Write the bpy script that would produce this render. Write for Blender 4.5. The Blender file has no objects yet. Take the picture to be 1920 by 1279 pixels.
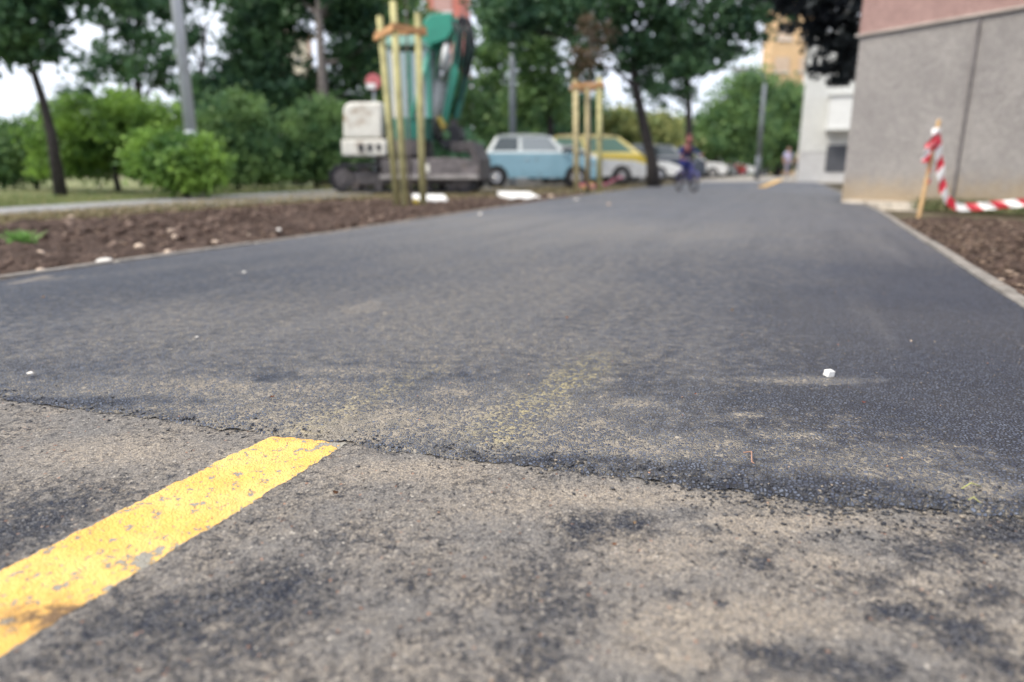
import bpy, bmesh, math, random
import numpy as np
from mathutils import Vector, Matrix
R = math.radians
random.seed(7)
rng = np.random.default_rng(11)
scene = bpy.context.scene
col = scene.collection

# ---------------------------------------------------------------- camera
CAM_H = 0.46; PITCH = R(14.08); FPX = 1280.0      # photograph: 1920 x 1279, 24 mm lens on a 36 mm sensor
cam_data = bpy.data.cameras.new('camera'); cam = bpy.data.objects.new('camera', cam_data); col.objects.link(cam)
scene.camera = cam
cam.location = (0, 0, CAM_H); cam.rotation_euler = (R(90) - PITCH, 0, 0)
cam_data.lens = 24; cam_data.sensor_width = 36; cam_data.clip_start = 0.02; cam_data.clip_end = 2000
cam_data.dof.use_dof = True; cam_data.dof.focus_distance = 1.20; cam_data.dof.aperture_fstop = 1.9
cam_data.dof.aperture_blades = 0

# ---------------------------------------------------------------- world, sun, exposure (bright thin overcast)
SUN_EL = 52; SUN_AZ = -118       # azimuth measured from +Y (view direction) towards +X
w = bpy.data.worlds.new('World'); scene.world = w; w.use_nodes = True
nt = w.node_tree; nt.nodes.clear()
sky = nt.nodes.new('ShaderNodeTexSky'); sky.sky_type = 'NISHITA'; sky.sun_disc = False
sky.sun_elevation = R(SUN_EL); sky.sun_rotation = R(SUN_AZ); sky.air_density = 1.0; sky.dust_density = 4.0; sky.ozone_density = 1.0
hs = nt.nodes.new('ShaderNodeHueSaturation'); hs.inputs['Saturation'].default_value = 0.30
bg = nt.nodes.new('ShaderNodeBackground'); bg.inputs['Strength'].default_value = 0.14
wo = nt.nodes.new('ShaderNodeOutputWorld')
tcw = nt.nodes.new('ShaderNodeTexCoord'); nz = nt.nodes.new('ShaderNodeTexNoise'); nz.inputs['Scale'].default_value = 2.2; nz.inputs['Detail'].default_value = 6
nt.links.new(tcw.outputs['Generated'], nz.inputs['Vector'])
crw = nt.nodes.new('ShaderNodeValToRGB'); crw.color_ramp.elements[0].position = .3; crw.color_ramp.elements[0].color = (5.9, 6.5, 7.8, 1); crw.color_ramp.elements[1].position = .7; crw.color_ramp.elements[1].color = (8.3, 8.7, 9.6, 1)
nt.links.new(nz.outputs[0], crw.inputs[0])
mxw = nt.nodes.new('ShaderNodeMix'); mxw.data_type = 'RGBA'; mxw.inputs[0].default_value = .80       # thin bright cloud deck over the sky
nt.links.new(sky.outputs[0], hs.inputs['Color']); nt.links.new(hs.outputs[0], mxw.inputs[6]); nt.links.new(crw.outputs[0], mxw.inputs[7]); nt.links.new(mxw.outputs[2], bg.inputs[0]); nt.links.new(bg.outputs[0], wo.inputs[0])
sd = bpy.data.lights.new('sun', 'SUN'); sun = bpy.data.objects.new('sun', sd); col.objects.link(sun)
sd.energy = 2.3; sd.angle = R(14); sd.color = (1.0, 0.91, 0.76)
d = Vector((math.sin(R(SUN_AZ)) * math.cos(R(SUN_EL)), math.cos(R(SUN_AZ)) * math.cos(R(SUN_EL)), math.sin(R(SUN_EL))))
sun.rotation_euler = d.to_track_quat('Z', 'Y').to_euler(); sun.location = (-8, 10, 14)
scene.view_settings.view_transform = 'Standard'; scene.view_settings.look = 'None'
scene.view_settings.exposure = 0.55; scene.view_settings.gamma = 1
scene.render.resolution_x = 1024; scene.render.resolution_y = 682

# ---------------------------------------------------------------- where things stand
CP, SP = math.cos(PITCH), math.sin(PITCH)
def ray(px, py):
    u = (px - 960) / FPX; v = (639.5 - py) / FPX
    return Vector((u, CP + v * SP, -SP + v * CP))
def g(px, py, z=0.0):                       # spot on the ground
    r = ray(px, py); k = (z - CAM_H) / r.z
    return Vector((r.x * k, r.y * k, z))
def at(px, py, Y):                          # spot at Y metres in front
    r = ray(px, py); k = Y / r.y
    return Vector((r.x * k, Y, CAM_H + r.z * k))
def mpp(Y): return Y * CP / FPX             # metres per photo pixel at Y

# ---------------------------------------------------------------- object helpers
def tag(o, label=None, cat=None, group=None, kind=None):
    if label: o['label'] = label
    if cat: o['category'] = cat
    if group: o['group'] = group
    if kind: o['kind'] = kind
    return o
def empty(name, loc=(0, 0, 0), rz=0.0):
    o = bpy.data.objects.new(name, None); col.objects.link(o); o.location = loc; o.rotation_euler = (0, 0, rz)
    o.empty_display_size = 0.1
    return o
def link_mesh(name, me, mat, parent=None, smooth=False):
    o = bpy.data.objects.new(name, me); col.objects.link(o)
    for m in (mat if isinstance(mat, (list, tuple)) else [mat]): me.materials.append(m)
    if parent: o.parent = parent
    if smooth: me.polygons.foreach_set('use_smooth', [True] * len(me.polygons))
    return o
def from_bm(name, bm, mat, parent=None, smooth=False):
    me = bpy.data.meshes.new(name); bm.normal_update(); bm.to_mesh(me); bm.free()
    return link_mesh(name, me, mat, parent, smooth)
def np_mesh(name, verts, faces):
    """faces: (n,k) int array"""
    me = bpy.data.meshes.new(name)
    verts = np.asarray(verts, dtype=np.float32); faces = np.asarray(faces, dtype=np.int32)
    n, k = faces.shape
    me.vertices.add(len(verts)); me.vertices.foreach_set('co', verts.ravel())
    me.loops.add(n * k); me.loops.foreach_set('vertex_index', faces.ravel())
    me.polygons.add(n); me.polygons.foreach_set('loop_start', np.arange(0, n * k, k, dtype=np.int32))
    try: me.polygons.foreach_set('loop_total', np.full(n, k, dtype=np.int32))
    except Exception: pass
    me.update(calc_edges=True)
    return me
def copy_tree(o, parent=None):
    c = o.copy(); col.objects.link(c); c.parent = parent
    for ch in list(o.children): copy_tree(ch, c)
    return c

class MB:
    """collects shapes in one bmesh"""
    def __init__(s): s.bm = bmesh.new()
    def box(s, c, size, rot=None, bevel=0.0, seg=2):
        b = bmesh.new(); bmesh.ops.create_cube(b, size=1)
        bmesh.ops.scale(b, vec=size, verts=b.verts)
        if bevel: bmesh.ops.bevel(b, geom=b.edges[:], offset=bevel, segments=seg, profile=0.5, affect='EDGES')
        s._add(b, c, rot); return s
    def cyl(s, a, b_, r1, r2=None, n=16, caps=True):
        a = Vector(a); b_ = Vector(b_); d = b_ - a
        b = bmesh.new(); bmesh.ops.create_cone(b, cap_ends=caps, segments=n, radius1=r1, radius2=r1 if r2 is None else r2, depth=d.length)
        s._add(b, (a + b_) / 2, d.to_track_quat('Z', 'Y').to_matrix()); return s
    def ball(s, c, size, rot=None, u=16, v=10):
        b = bmesh.new(); bmesh.ops.create_uvsphere(b, u_segments=u, v_segments=v, radius=1)
        bmesh.ops.scale(b, vec=size if hasattr(size, '__len__') else (size,) * 3, verts=b.verts)
        s._add(b, c, rot); return s
    def tube(s, pts, rad, n=10):
        pts = [Vector(p) for p in pts]; rads = rad if hasattr(rad, '__len__') else [rad] * len(pts)
        rings = []
        for i, p in enumerate(pts):
            t = (pts[min(i + 1, len(pts) - 1)] - pts[max(i - 1, 0)]).normalized()
            q = t.to_track_quat('Z', 'Y')
            rings.append([s.bm.verts.new(p + q @ Vector((math.cos(2 * math.pi * k / n) * rads[i], math.sin(2 * math.pi * k / n) * rads[i], 0))) for k in range(n)])
        for i in range(len(rings) - 1):
            best = min(range(n), key=lambda o_: sum((rings[i][k].co - rings[i + 1][(k + o_) % n].co).length for k in range(0, n, 3)))
            for k in range(n):
                s.bm.faces.new((rings[i][k], rings[i][(k + 1) % n], rings[i + 1][(k + 1 + best) % n], rings[i + 1][(k + best) % n]))
            rings[i + 1] = rings[i + 1][best:] + rings[i + 1][:best]
        s.bm.faces.new(rings[0][::-1]); s.bm.faces.new(rings[-1]); return s
    def torus(s, c, R_, r, axis='Y', n=32, m=8):
        vs = []
        for i in range(n):
            a = 2 * math.pi * i / n; row = []
            for j in range(m):
                b = 2 * math.pi * j / m; q = R_ + r * math.cos(b); h = r * math.sin(b)
                p = {'Y': (q * math.cos(a), h, q * math.sin(a)), 'Z': (q * math.cos(a), q * math.sin(a), h), 'X': (h, q * math.cos(a), q * math.sin(a))}[axis]
                row.append(s.bm.verts.new(Vector(p) + Vector(c)))
            vs.append(row)
        for i in range(n):
            for j in range(m):
                s.bm.faces.new((vs[i][j], vs[(i + 1) % n][j], vs[(i + 1) % n][(j + 1) % m], vs[i][(j + 1) % m]))
        return s
    def prism(s, pts, y0, y1, bevel=0.0):
        """outline in XZ pushed from y0 to y1"""
        b = bmesh.new()
        f = b.faces.new([b.verts.new((x, y0, z)) for x, z in pts])
        r = bmesh.ops.extrude_face_region(b, geom=[f]); vs = [v for v in r['geom'] if isinstance(v, bmesh.types.BMVert)]
        bmesh.ops.translate(b, vec=(0, y1 - y0, 0), verts=vs)
        bmesh.ops.recalc_face_normals(b, faces=b.faces)
        if bevel: bmesh.ops.bevel(b, geom=b.edges[:], offset=bevel, segments=2, profile=0.5, affect='EDGES', clamp_overlap=True)
        s._add(b, (0, 0, 0), None); return s
    def quad(s, pts):
        s.bm.faces.new([s.bm.verts.new(p) for p in pts]); return s
    def _add(s, b, c, rot):
        M = Matrix.Translation(Vector(c))
        if rot is not None:
            M = M @ (rot.to_4x4() if isinstance(rot, Matrix) else Matrix.Rotation(rot[2], 4, 'Z') @ Matrix.Rotation(rot[1], 4, 'Y') @ Matrix.Rotation(rot[0], 4, 'X'))
        bmesh.ops.transform(b, matrix=M, verts=b.verts)
        me = bpy.data.meshes.new('tmp'); b.to_mesh(me); b.free(); s.bm.from_mesh(me); bpy.data.meshes.remove(me)
    def build(s, name, mat, parent=None, smooth=False): return from_bm(name, s.bm, mat, parent, smooth)

# ---------------------------------------------------------------- numpy noise
def _h(ix, iy, seed):
    n = (ix.astype(np.int64) * 374761393 + iy.astype(np.int64) * 668265263 + seed * 982451653) & 0x7fffffff
    n = ((n ^ (n >> 13)) * 1274126177) & 0x7fffffff
    return ((n ^ (n >> 16)) & 0xffffff) / float(0xffffff)
def vnoise(x, y, seed=0):
    x = np.asarray(x, float); y = np.asarray(y, float)
    ix = np.floor(x); iy = np.floor(y); fx = x - ix; fy = y - iy
    fx = fx * fx * (3 - 2 * fx); fy = fy * fy * (3 - 2 * fy)
    a = _h(ix, iy, seed); b = _h(ix + 1, iy, seed); c = _h(ix, iy + 1, seed); d_ = _h(ix + 1, iy + 1, seed)
    return (a * (1 - fx) + b * fx) * (1 - fy) + (c * (1 - fx) + d_ * fx) * fy
def fbm(x, y, scale, octaves=4, seed=0, gain=0.5):
    t = 0; amp = 1; tot = 0
    for o in range(octaves):
        t = t + amp * vnoise(x * scale + 13.7 * o, y * scale - 7.1 * o, seed + o); tot += amp; amp *= gain; scale *= 2.03
    return t / tot
def sstep(a, b, x):
    t = np.clip((x - a) / (b - a), 0, 1); return t * t * (3 - 2 * t)

# ---------------------------------------------------------------- materials
class NT:
    def __init__(s, name):
        s.m = bpy.data.materials.new(name); s.m.use_nodes = True; s.t = s.m.node_tree; s.t.nodes.clear()
        s.out = s.n('ShaderNodeOutputMaterial'); s.p = s.n('ShaderNodeBsdfPrincipled'); s.l(s.p.outputs[0], s.out.inputs['Surface'])
        s._tc = None
    def n(s, t, **k):
        x = s.t.nodes.new(t)
        for a, b in k.items(): setattr(x, a, b)
        return x
    def l(s, a, b): s.t.links.new(a, b)
    def coord(s):
        if s._tc is None: s._tc = s.n('ShaderNodeTexCoord').outputs['Object']
        return s._tc
    def _set(s, sock, v):
        if hasattr(v, 'is_linked') or isinstance(v, bpy.types.NodeSocket): s.l(v, sock)
        elif isinstance(v, (tuple, list)) and len(v) == 3 and sock.type == 'RGBA': sock.default_value = (*v, 1)
        else: sock.default_value = v
    def noise(s, scale, detail=4, rough=0.55, vec=None, dist=0.0):
        x = s.n('ShaderNodeTexNoise'); s.l(vec or s.coord(), x.inputs['Vector'])
        x.inputs['Scale'].default_value = scale; x.inputs['Detail'].default_value = detail; x.inputs['Roughness'].default_value = rough; x.inputs['Distortion'].default_value = dist
        return x.outputs[0]
    def vor(s, scale, feature='F1', vec=None, rnd=1.0):
        x = s.n('ShaderNodeTexVoronoi', feature=feature); s.l(vec or s.coord(), x.inputs['Vector'])
        x.inputs['Scale'].default_value = scale; x.inputs['Randomness'].default_value = rnd
        return x
    def math(s, op, a, b=0.0, c=None, clamp=False):
        x = s.n('ShaderNodeMath', operation=op, use_clamp=clamp); s._set(x.inputs[0], a); s._set(x.inputs[1], b)
        if c is not None: s._set(x.inputs[2], c)
        return x.outputs[0]
    def map(s, v, a, b, c=0.0, d_=1.0, smooth=True):
        x = s.n('ShaderNodeMapRange'); x.interpolation_type = 'SMOOTHSTEP' if smooth else 'LINEAR'
        s._set(x.inputs[0], v); 
        for i, q in enumerate((a, b, c, d_)): x.inputs[i + 1].default_value = q
        return x.outputs[0]
    def mix(s, f, a, b, blend='MIX'):
        x = s.n('ShaderNodeMix', data_type='RGBA', blend_type=blend); s._set(x.inputs[0], f); s._set(x.inputs[6], a); s._set(x.inputs[7], b)
        return x.outputs[2]
    def attr(s, name):
        x = s.n('ShaderNodeAttribute', attribute_name=name); return x.outputs['Fac']
    def bump(s, h, dist=0.01, strength=1.0):
        x = s.n('ShaderNodeBump'); s.l(h, x.inputs['Height']); x.inputs['Distance'].default_value = dist; x.inputs['Strength'].default_value = strength
        s.l(x.outputs[0], s.p.inputs['Normal'])
    def set(s, **k):
        for a, b in k.items(): s._set(s.p.inputs[a.replace('_', ' ')], b)
        return s

_cache = {}
def mat(name, c, rough=0.6, metal=0.0, var=0.15, scale=6.0, dirt=0.0, dirtcol=(0.12, 0.09, 0.06), bump=0.0, coat=0.0, spec=0.5):
    if name in _cache: return _cache[name]
    t = NT(name)
    n = t.noise(scale, 5, 0.6)
    f = t.map(n, 0.3, 0.7)
    lo = tuple(q * (1 - var) for q in c); hi = tuple(min(1, q * (1 + var)) for q in c)
    cc = t.mix(f, lo, hi)
    if dirt:
        m2 = t.map(t.noise(scale * 0.7, 8, 0.7), 0.62 - dirt * 0.25, 0.72)
        cc = t.mix(m2, cc, dirtcol)
    t.set(Base_Color=cc, Roughness=rough, Metallic=metal, Coat_Weight=coat)
    t.p.inputs['Specular IOR Level'].default_value = spec
    if bump: t.bump(t.noise(scale * 8, 4), bump)
    _cache[name] = t.m
    return t.m
def glass(name='window_glass', c=(0.02, 0.03, 0.035), rough=0.05):
    if name in _cache: return _cache[name]
    t = NT(name); t.set(Base_Color=c, Roughness=rough); t.p.inputs['Specular IOR Level'].default_value = 0.8
    _cache[name] = t.m; return t.m
# ================================================================= GROUND AND PATHS
Ledge = [g(0, 525), g(640, 436), g(1040, 375), g(1200, 353), g(1322, 341)]
Redge = [g(1920, 585), g(1640, 395), g(1577, 363), g(1530, 342)]
ly = np.array([-9] + [p.y for p in Ledge] + [60]); lx = np.array([Ledge[0].x - (Ledge[0].y + 9) * 0.33] + [p.x for p in Ledge] + [Ledge[-1].x + (60 - Ledge[-1].y) * 0.42])
ry = np.array([-9] + [p.y for p in Redge] + [60]); rx = np.array([Redge[0].x - (Redge[0].y + 9) * 0.43] + [p.x for p in Redge] + [Redge[-1].x + (60 - Redge[-1].y) * 0.42])
def Lx(y): return np.interp(y, ly, lx)
def Rx(y): return np.interp(y, ry, rx)
NEW_END = 27.0
# the edge of the newer asphalt, as (x, y) on the ground
sp = [g(*q) for q in ((0, 748), (100, 762), (250, 782), (400, 803), (500, 814), (650, 832), (850, 858), (1000, 876), (1200, 895), (1350, 917), (1450, 934), (1560, 950), (1700, 957), (1810, 962), (1920, 975))]
sx = np.array([-6] + [p.x for p in sp] + [5]); sy = np.array([sp[0].y + 0.9] + [p.y for p in sp] + [sp[-1].y - 0.5])
def seam_y(x):
    return np.interp(x, sx, sy) + (fbm(x, x * 0, 9, 3, 5) - 0.5) * 0.024 + (fbm(x, x * 0, 60, 3, 8) - 0.5) * 0.018

def blob(x, y, lst):
    """soft stains: (px, py, half width px, half height px, amount) of their spots on the ground"""
    t = np.zeros_like(x)
    for (px, py, wx, wy, a) in lst:
        c = g(px, py); e = g(px + wx, py); f1 = g(px, py - wy); f2 = g(px, py + wy)
        rx_ = abs(e.x - c.x); ry_ = max(abs(f1.y - f2.y) / 2, 1e-3)
        q = ((x - c.x) / rx_) ** 2 + ((y - c.y) / ry_) ** 2
        t += a * np.exp(-q * 0.9)
    return t

def grid_object(name, X, Y, Z, mat_, attrs=None, smooth=True):
    h, w_ = X.shape
    v = np.stack([X.ravel(), Y.ravel(), Z.ravel()], 1)
    i = np.arange(h - 1)[:, None] * w_ + np.arange(w_ - 1)[None, :]
    f = np.stack([i, i + 1, i + w_ + 1, i + w_], -1).reshape(-1, 4)
    me = np_mesh(name, v, f)
    if attrs:
        for k, a in attrs.items():
            at_ = me.attributes.new(k, 'FLOAT', 'POINT'); at_.data.foreach_set('value', a.ravel().astype(np.float32))
    o = link_mesh(name, me, mat_, None, smooth)
    return o

def grow(a, b, step0, ratio):
    o = [a]; s_ = step0
    while o[-1] < b: o.append(o[-1] + s_); s_ *= ratio
    return o

# ---- old worn asphalt
def m_old():
    t = NT('worn_asphalt')
    v = t.vor(270); c1 = t.n('ShaderNodeSeparateColor'); t.l(v.outputs['Color'], c1.inputs[0]); rnd = c1.outputs[0]; rnd2 = c1.outputs[1]
    e = t.vor(270, 'DISTANCE_TO_EDGE').outputs['Distance']
    fine = t.noise(260, 4, 0.65)
    med = t.noise(54, 6, 0.68, dist=0.4)
    big = t.noise(7, 6, 0.62)
    stone = t.mix(rnd, (0.026, 0.033, 0.056), (0.19, 0.187, 0.192))
    dust = t.mix(t.map(big, 0.32, 0.68), (0.225, 0.208, 0.188), (0.345, 0.295, 0.235))
    dust = t.mix(t.map(t.attr('dark'), 0.0, -0.35), dust, (0.38, 0.32, 0.25))
    dust = t.mix(t.map(t.math('ADD', fine, t.math('MULTIPLY', t.math('SUBTRACT', rnd, 0.5), 0.35)), 0.25, 0.75, 0, 0.75), dust, (0.13, 0.125, 0.125))
    dark = t.attr('dark')
    # how much of the stone shows through the dust
    k = t.math('ADD', t.math('MULTIPLY', med, 1.5), t.math('MULTIPLY', dark, 0.62))
    k = t.math('ADD', k, t.math('MULTIPLY', t.math('SUBTRACT', big, 0.5), 0.7))
    k = t.math('ADD', k, t.math('MULTIPLY', t.math('SUBTRACT', t.noise(150, 5, 0.7), 0.5), 1.0))
    k = t.math('ADD', k, t.math('MULTIPLY', t.math('SUBTRACT', rnd2, 0.5), 0.30))
    show = t.map(k, 0.70, 1.22)
    crev = t.map(e, 0.0, 0.16)                     # 0 in the gaps
    sc = t.mix(crev, (0.012, 0.015, 0.026), stone)
    c = t.mix(show, dust, sc)
    pit = t.math('MULTIPLY', t.map(t.noise(125, 3, 0.6), 0.60, 0.68), t.map(med, 0.42, 0.58))
    c = t.mix(t.math('MULTIPLY', pit, 0.85), c, (0.022, 0.024, 0.032))
    # a few bright and rusty chips
    cv = t.n('ShaderNodeSeparateColor'); t.l(t.vor(270).outputs['Color'], cv.inputs[0])
    chip = t.math('MULTIPLY', t.math('GREATER_THAN', cv.outputs[0], 0.985), 0.7)
    c = t.mix(chip, c, t.mix(t.map(cv.outputs[1], .55, .85), (0.50, 0.45, 0.38), (0.36, 0.19, 0.12)))
    fg = t.map(t.noise(420, 2, 0.7), 0.36, 0.64, 0.55, 1.45, False)
    c = t.mix(1.0, c, t.n('ShaderNodeCombineColor').outputs[0], 'MULTIPLY') if False else c
    vm = t.n('ShaderNodeVectorMath', operation='SCALE'); t.l(c, vm.inputs[0]); t.l(fg, vm.inputs['Scale']); c = vm.outputs[0]
    t.set(Base_Color=c, Roughness=0.82)
    t.p.inputs['Specular IOR Level'].default_value = 0.35
    hgt = t.math('ADD', t.math('MULTIPLY', crev, t.math('ADD', t.math('MULTIPLY', show, 0.9), 0.25)), t.math('MULTIPLY', med, 1.6))
    hgt = t.math('SUBTRACT', t.math('ADD', hgt, t.math('MULTIPLY', fine, 0.5)), t.math('MULTIPLY', pit, 1.2))
    t.bump(hgt, 0.0030, 1.0)
    return t.m
def m_new():
    t = NT('new_asphalt')
    v = t.vor(160); c1 = t.n('ShaderNodeSeparateColor'); t.l(v.outputs['Color'], c1.inputs[0]); rnd = c1.outputs[0]; rnd2 = c1.outputs[1]
    e = t.vor(160, 'DISTANCE_TO_EDGE').outputs['Distance']
    fine = t.noise(330, 3, 0.6); med = t.noise(30, 6, 0.65); big = t.noise(2.6, 7, 0.62, dist=0.6); big2 = t.noise(0.55, 5, 0.6)
    stone = t.mix(rnd, (0.009, 0.017, 0.045), (0.105, 0.125, 0.172))
    film_sheen = t.attr('film_sheen')
    stone = t.mix(film_sheen, stone, t.mix(rnd, (0.125, 0.145, 0.195), (0.32, 0.35, 0.42)))  # far stones paler and bluer: sky sheen put into the colour
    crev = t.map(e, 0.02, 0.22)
    c = t.mix(crev, t.mix(film_sheen, (0.008, 0.009, 0.014), (0.04, 0.043, 0.055)), stone)
    gapd = t.math('MULTIPLY', t.map(crev, 0.75, 0.25), t.map(t.math('ADD', t.attr('dust'), t.math('MULTIPLY', t.math('SUBTRACT', med, 0.5), 1.2)), 0.02, 0.45, 0, 0.75))
    c = t.mix(gapd, c, (0.27, 0.25, 0.215))
    dustc = t.mix(t.map(med, 0.3, 0.7), (0.24, 0.215, 0.175), (0.37, 0.315, 0.245))
    d = t.attr('dust')
    # dust settles in the gaps first and in patches
    q = t.math('ADD', t.math('MULTIPLY', d, 1.1), t.math('MULTIPLY', t.math('SUBTRACT', big, 0.5), 1.0))
    q = t.math('ADD', q, t.math('MULTIPLY', t.math('SUBTRACT', med, 0.5), 1.3))
    q = t.math('ADD', q, t.math('MULTIPLY', t.math('SUBTRACT', 0.5, crev), 0.5))
    q = t.math('ADD', q, t.math('MULTIPLY', t.math('SUBTRACT', rnd2, 0.5), 1.15))
    c = t.mix(t.map(q, 0.54, 1.12, 0, 0.85), c, dustc)
    c = t.mix(t.math('MULTIPLY', t.map(big2, 0.35, 0.7), 0.16), c, (0.30, 0.27, 0.23))
    mp = t.n('ShaderNodeMapping'); t.l(t.coord(), mp.inputs[0]); mp.vector_type = 'TEXTURE'; mp.inputs['Rotation'].default_value = (0, 0, R(-22.5)); mp.inputs['Scale'].default_value = (.22, 3.2, 1)
    lane = t.noise(1.0, 5, 0.6, vec=mp.outputs[0])
    c = t.mix(t.map(lane, .50, .68, 0, .13), c, (0.30, 0.285, 0.265)); c = t.mix(t.map(lane, .47, .32, 0, .30), c, (0.045, 0.052, 0.07))
    yl = t.math('MULTIPLY', t.math('MULTIPLY', t.attr('yellow'), t.map(rnd2, 0.45, 0.8)), t.map(med, 0.36, 0.62, .2, .8))
    c = t.mix(yl, c, (0.50, 0.42, 0.20))
    chip = t.math('MULTIPLY', t.math('GREATER_THAN', t.vor(190).outputs['Color'], 0.995), 0.5)
    c = t.mix(chip, c, (0.5, 0.46, 0.40))
    t.set(Base_Color=c, Roughness=t.map(q, 0.2, 0.9, 0.62, 0.85))
    t.p.inputs['Specular IOR Level'].default_value = 0.45
    hgt = t.math('ADD', t.math('MULTIPLY', crev, t.map(rnd, 0, 1, 0.6, 1.3, False)), t.math('MULTIPLY', med, 0.5))
    hgt = t.math('SUBTRACT', hgt, t.math('MULTIPLY', t.map(q, 0.3, 0.9), 0.3))
    hgt = t.math('ADD', hgt, t.math('MULTIPLY', fine, 0.25))
    t.bump(hgt, 0.0034, 1.0)
    return t.m
M_OLD, M_NEW = m_old(), m_new()

def old_z(x, y):
    return (fbm(x, y, 3.0, 3, 21) - 0.5) * 0.010 + (fbm(x, y, 28, 3, 31) - 0.5) * 0.0065 + (fbm(x, y, 110, 2, 41) - 0.5) * 0.003
dark_spots = [(90, 960, 110, 45, .55), (20, 1010, 80, 40, .5), (330, 1140, 150, 40, .55), (520, 1080, 90, 40, .55), (560, 1130, 90, 40, .5), (150, 1240, 200, 40, .35), (250, 1180, 120, 25, .4),
    (440, 1220, 90, 40, .35), (1090, 990, 40, 30, .6), (1185, 978, 45, 18, .75), (1290, 960, 24, 7, .7), (1325, 988, 22, 7, .7), (1030, 1060, 60, 40, .3), (1085, 1150, 70, 40, .45), (1010, 1230, 60, 45, .5),
    (1430, 1060, 22, 14, .6), (1350, 1130, 14, 7, .6), (1270, 1115, 20, 10, .5), (1460, 1230, 110, 32, .75), (1620, 1260, 90, 25, .7), (1680, 1150, 60, 18, .75), (1800, 1190, 60, 30, .8), (1850, 1120, 60, 22, .6), (1640, 1090, 60, 14, .5),
    (1760, 1030, 90, 25, .5), (1880, 1000, 60, 25, .8), (1700, 1050, 40, 20, .45), (1560, 1000, 60, 14, .4), (1100, 880, 60, 6, .5), (620, 1010, 50, 25, .3), (300, 1010, 70, 25, .1), (1400, 1040, 60, 16, .3),
    (1180, 790, 60, 22, .0), (780, 1100, 60, 30, .25), (860, 1180, 60, 30, .25), (1000, 1130, 60, 40, .3), (1880, 1260, 60, 25, .4)]
light_spots = [(1420, 1170, 160, 50, .45), (1250, 1040, 150, 40, .25), (760, 880, 150, 20, .4), (1150, 930, 200, 22, .35), (1480, 985, 160, 22, .5), (1180, 1180, 120, 60, .2), (1750, 1090, 60, 30, .3), (1330, 1240, 120, 20, .3), (230, 850, 200, 30, .3), (900, 960, 160, 30, .15), (1560, 1060, 80, 25, .3), (1900, 1190, 60, 40, .2)]
xs = np.array([-q for q in grow(2.1, 9, 0.02, 1.25)][::-1] + list(np.arange(-2.09, 2.1, 0.0062)) + grow(2.1, 9, 0.02, 1.25))
ys = np.array([-q for q in grow(-0.30, 9, 0.02, 1.25)][::-1][:-1] + list(np.arange(0.30, 2.3, 0.0055)) + [2.4, 2.6, 3.0])
X, Y = np.meshgrid(xs, ys)
X = np.clip(X, Lx(Y), Rx(Y))
old_path = grid_object('old_asphalt_path', X, Y, old_z(X, Y), M_OLD, {'dark': blob(X, Y, dark_spots) - blob(X, Y, light_spots)})
tag(old_path, kind='structure')

# ---- newer asphalt layer, about a centimetre thick at its edge
ss = np.linspace(0, 1, 820)
tt = np.array(list(np.arange(0, 0.9, 0.0055)) + grow(0.9, NEW_END, 0.006, 1.028))
S, T = np.meshgrid(ss, tt)
yy = 1.4 + T * 1.0
for _ in range(4):
    xx = Lx(yy) + (Rx(yy) - Lx(yy)) * S
    yy = seam_y(xx) + T
xx = Lx(yy) + (Rx(yy) - Lx(yy)) * S
near = np.exp(-T / 2.2)
LIP = 0.0035 + 0.0065 * sstep(-.6, .9, xx)
zz = old_z(xx, yy) * np.exp(-T / 0.08) + LIP * sstep(-0.002, 0.012, T) + (fbm(xx, yy, 2.2, 3, 51) - 0.5) * 0.012 * sstep(0, .1, T) + (fbm(xx, yy, 120, 2, 61) - 0.5) * 0.003 * near + 0.001
zz += (fbm(xx, yy, 22, 3, 62) - 0.5) * 0.008 * np.exp(-T / 0.08)
dust_spots = [(600, 800, 200, 30, .55), (440, 790, 90, 12, .3), (420, 722, 120, 14, .45), (250, 730, 130, 16, .25), (560, 740, 150, 20, .45), (760, 790, 160, 30, .45), (845, 742, 42, 8, .8), (960, 780, 150, 40, .4), (1185, 766, 42, 9, .95), (1125, 801, 26, 7, .85), (1362, 842, 22, 5, .8),
    (1240, 850, 160, 22, .45), (1060, 830, 120, 22, .35), (1540, 722, 120, 7, .6), (1480, 829, 60, 6, .55), (1400, 790, 30, 5, .6), (1600, 880, 160, 22, .30), (1760, 860, 120, 18, .20), (1820, 925, 60, 16, 1.1), (1690, 900, 60, 9, .4),
    (700, 600, 400, 60, .16), (1000, 560, 450, 70, .18), (900, 650, 500, 40, .12), (300, 600, 260, 30, .10), (1000, 470, 500, 40, .22), (900, 420, 300, 20, .22), (1300, 440, 200, 20, .15), (620, 700, 40, 6, .5), (510, 765, 60, 8, .35), (700, 702, 60, 8, .3), (600, 818, 50, 12, .8), (1140, 720, 14, 4, .7)]
dark_new = [(500, 716, 50, 10, .6), (30, 690, 120, 12, .2), (1700, 640, 200, 90, .3), (1850, 780, 140, 60, .5), (1800, 560, 160, 60, .15), (1430, 925, 160, 14, .45), (1050, 868, 150, 8, .3), (100, 755, 180, 6, .5), (350, 787, 160, 5, .3), (1250, 885, 120, 8, .3), (1500, 760, 160, 20, .3), (720, 838, 60, 3, .2)]
dust = 0.26 * np.exp(-T / 0.6) * (1 - .5 * sstep(.6, .95, (xx - Lx(yy)) / (Rx(yy) - Lx(yy)))) + 0.14 * sstep(1.5, 6, T) + blob(xx, yy, dust_spots) - blob(xx, yy, dark_new)  # dust thinned at right to paint the shade on that side
side = (xx - Lx(yy)) / (Rx(yy) - Lx(yy))
film_sheen = (0.03 + 0.86 * sstep(0.4, 7.0, T)) * (1.0 - 0.75 * sstep(.55, 1.0, side) * np.exp(-T / 2.0))  # grey film with sky sheen painted by distance, shade painted at right
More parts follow.
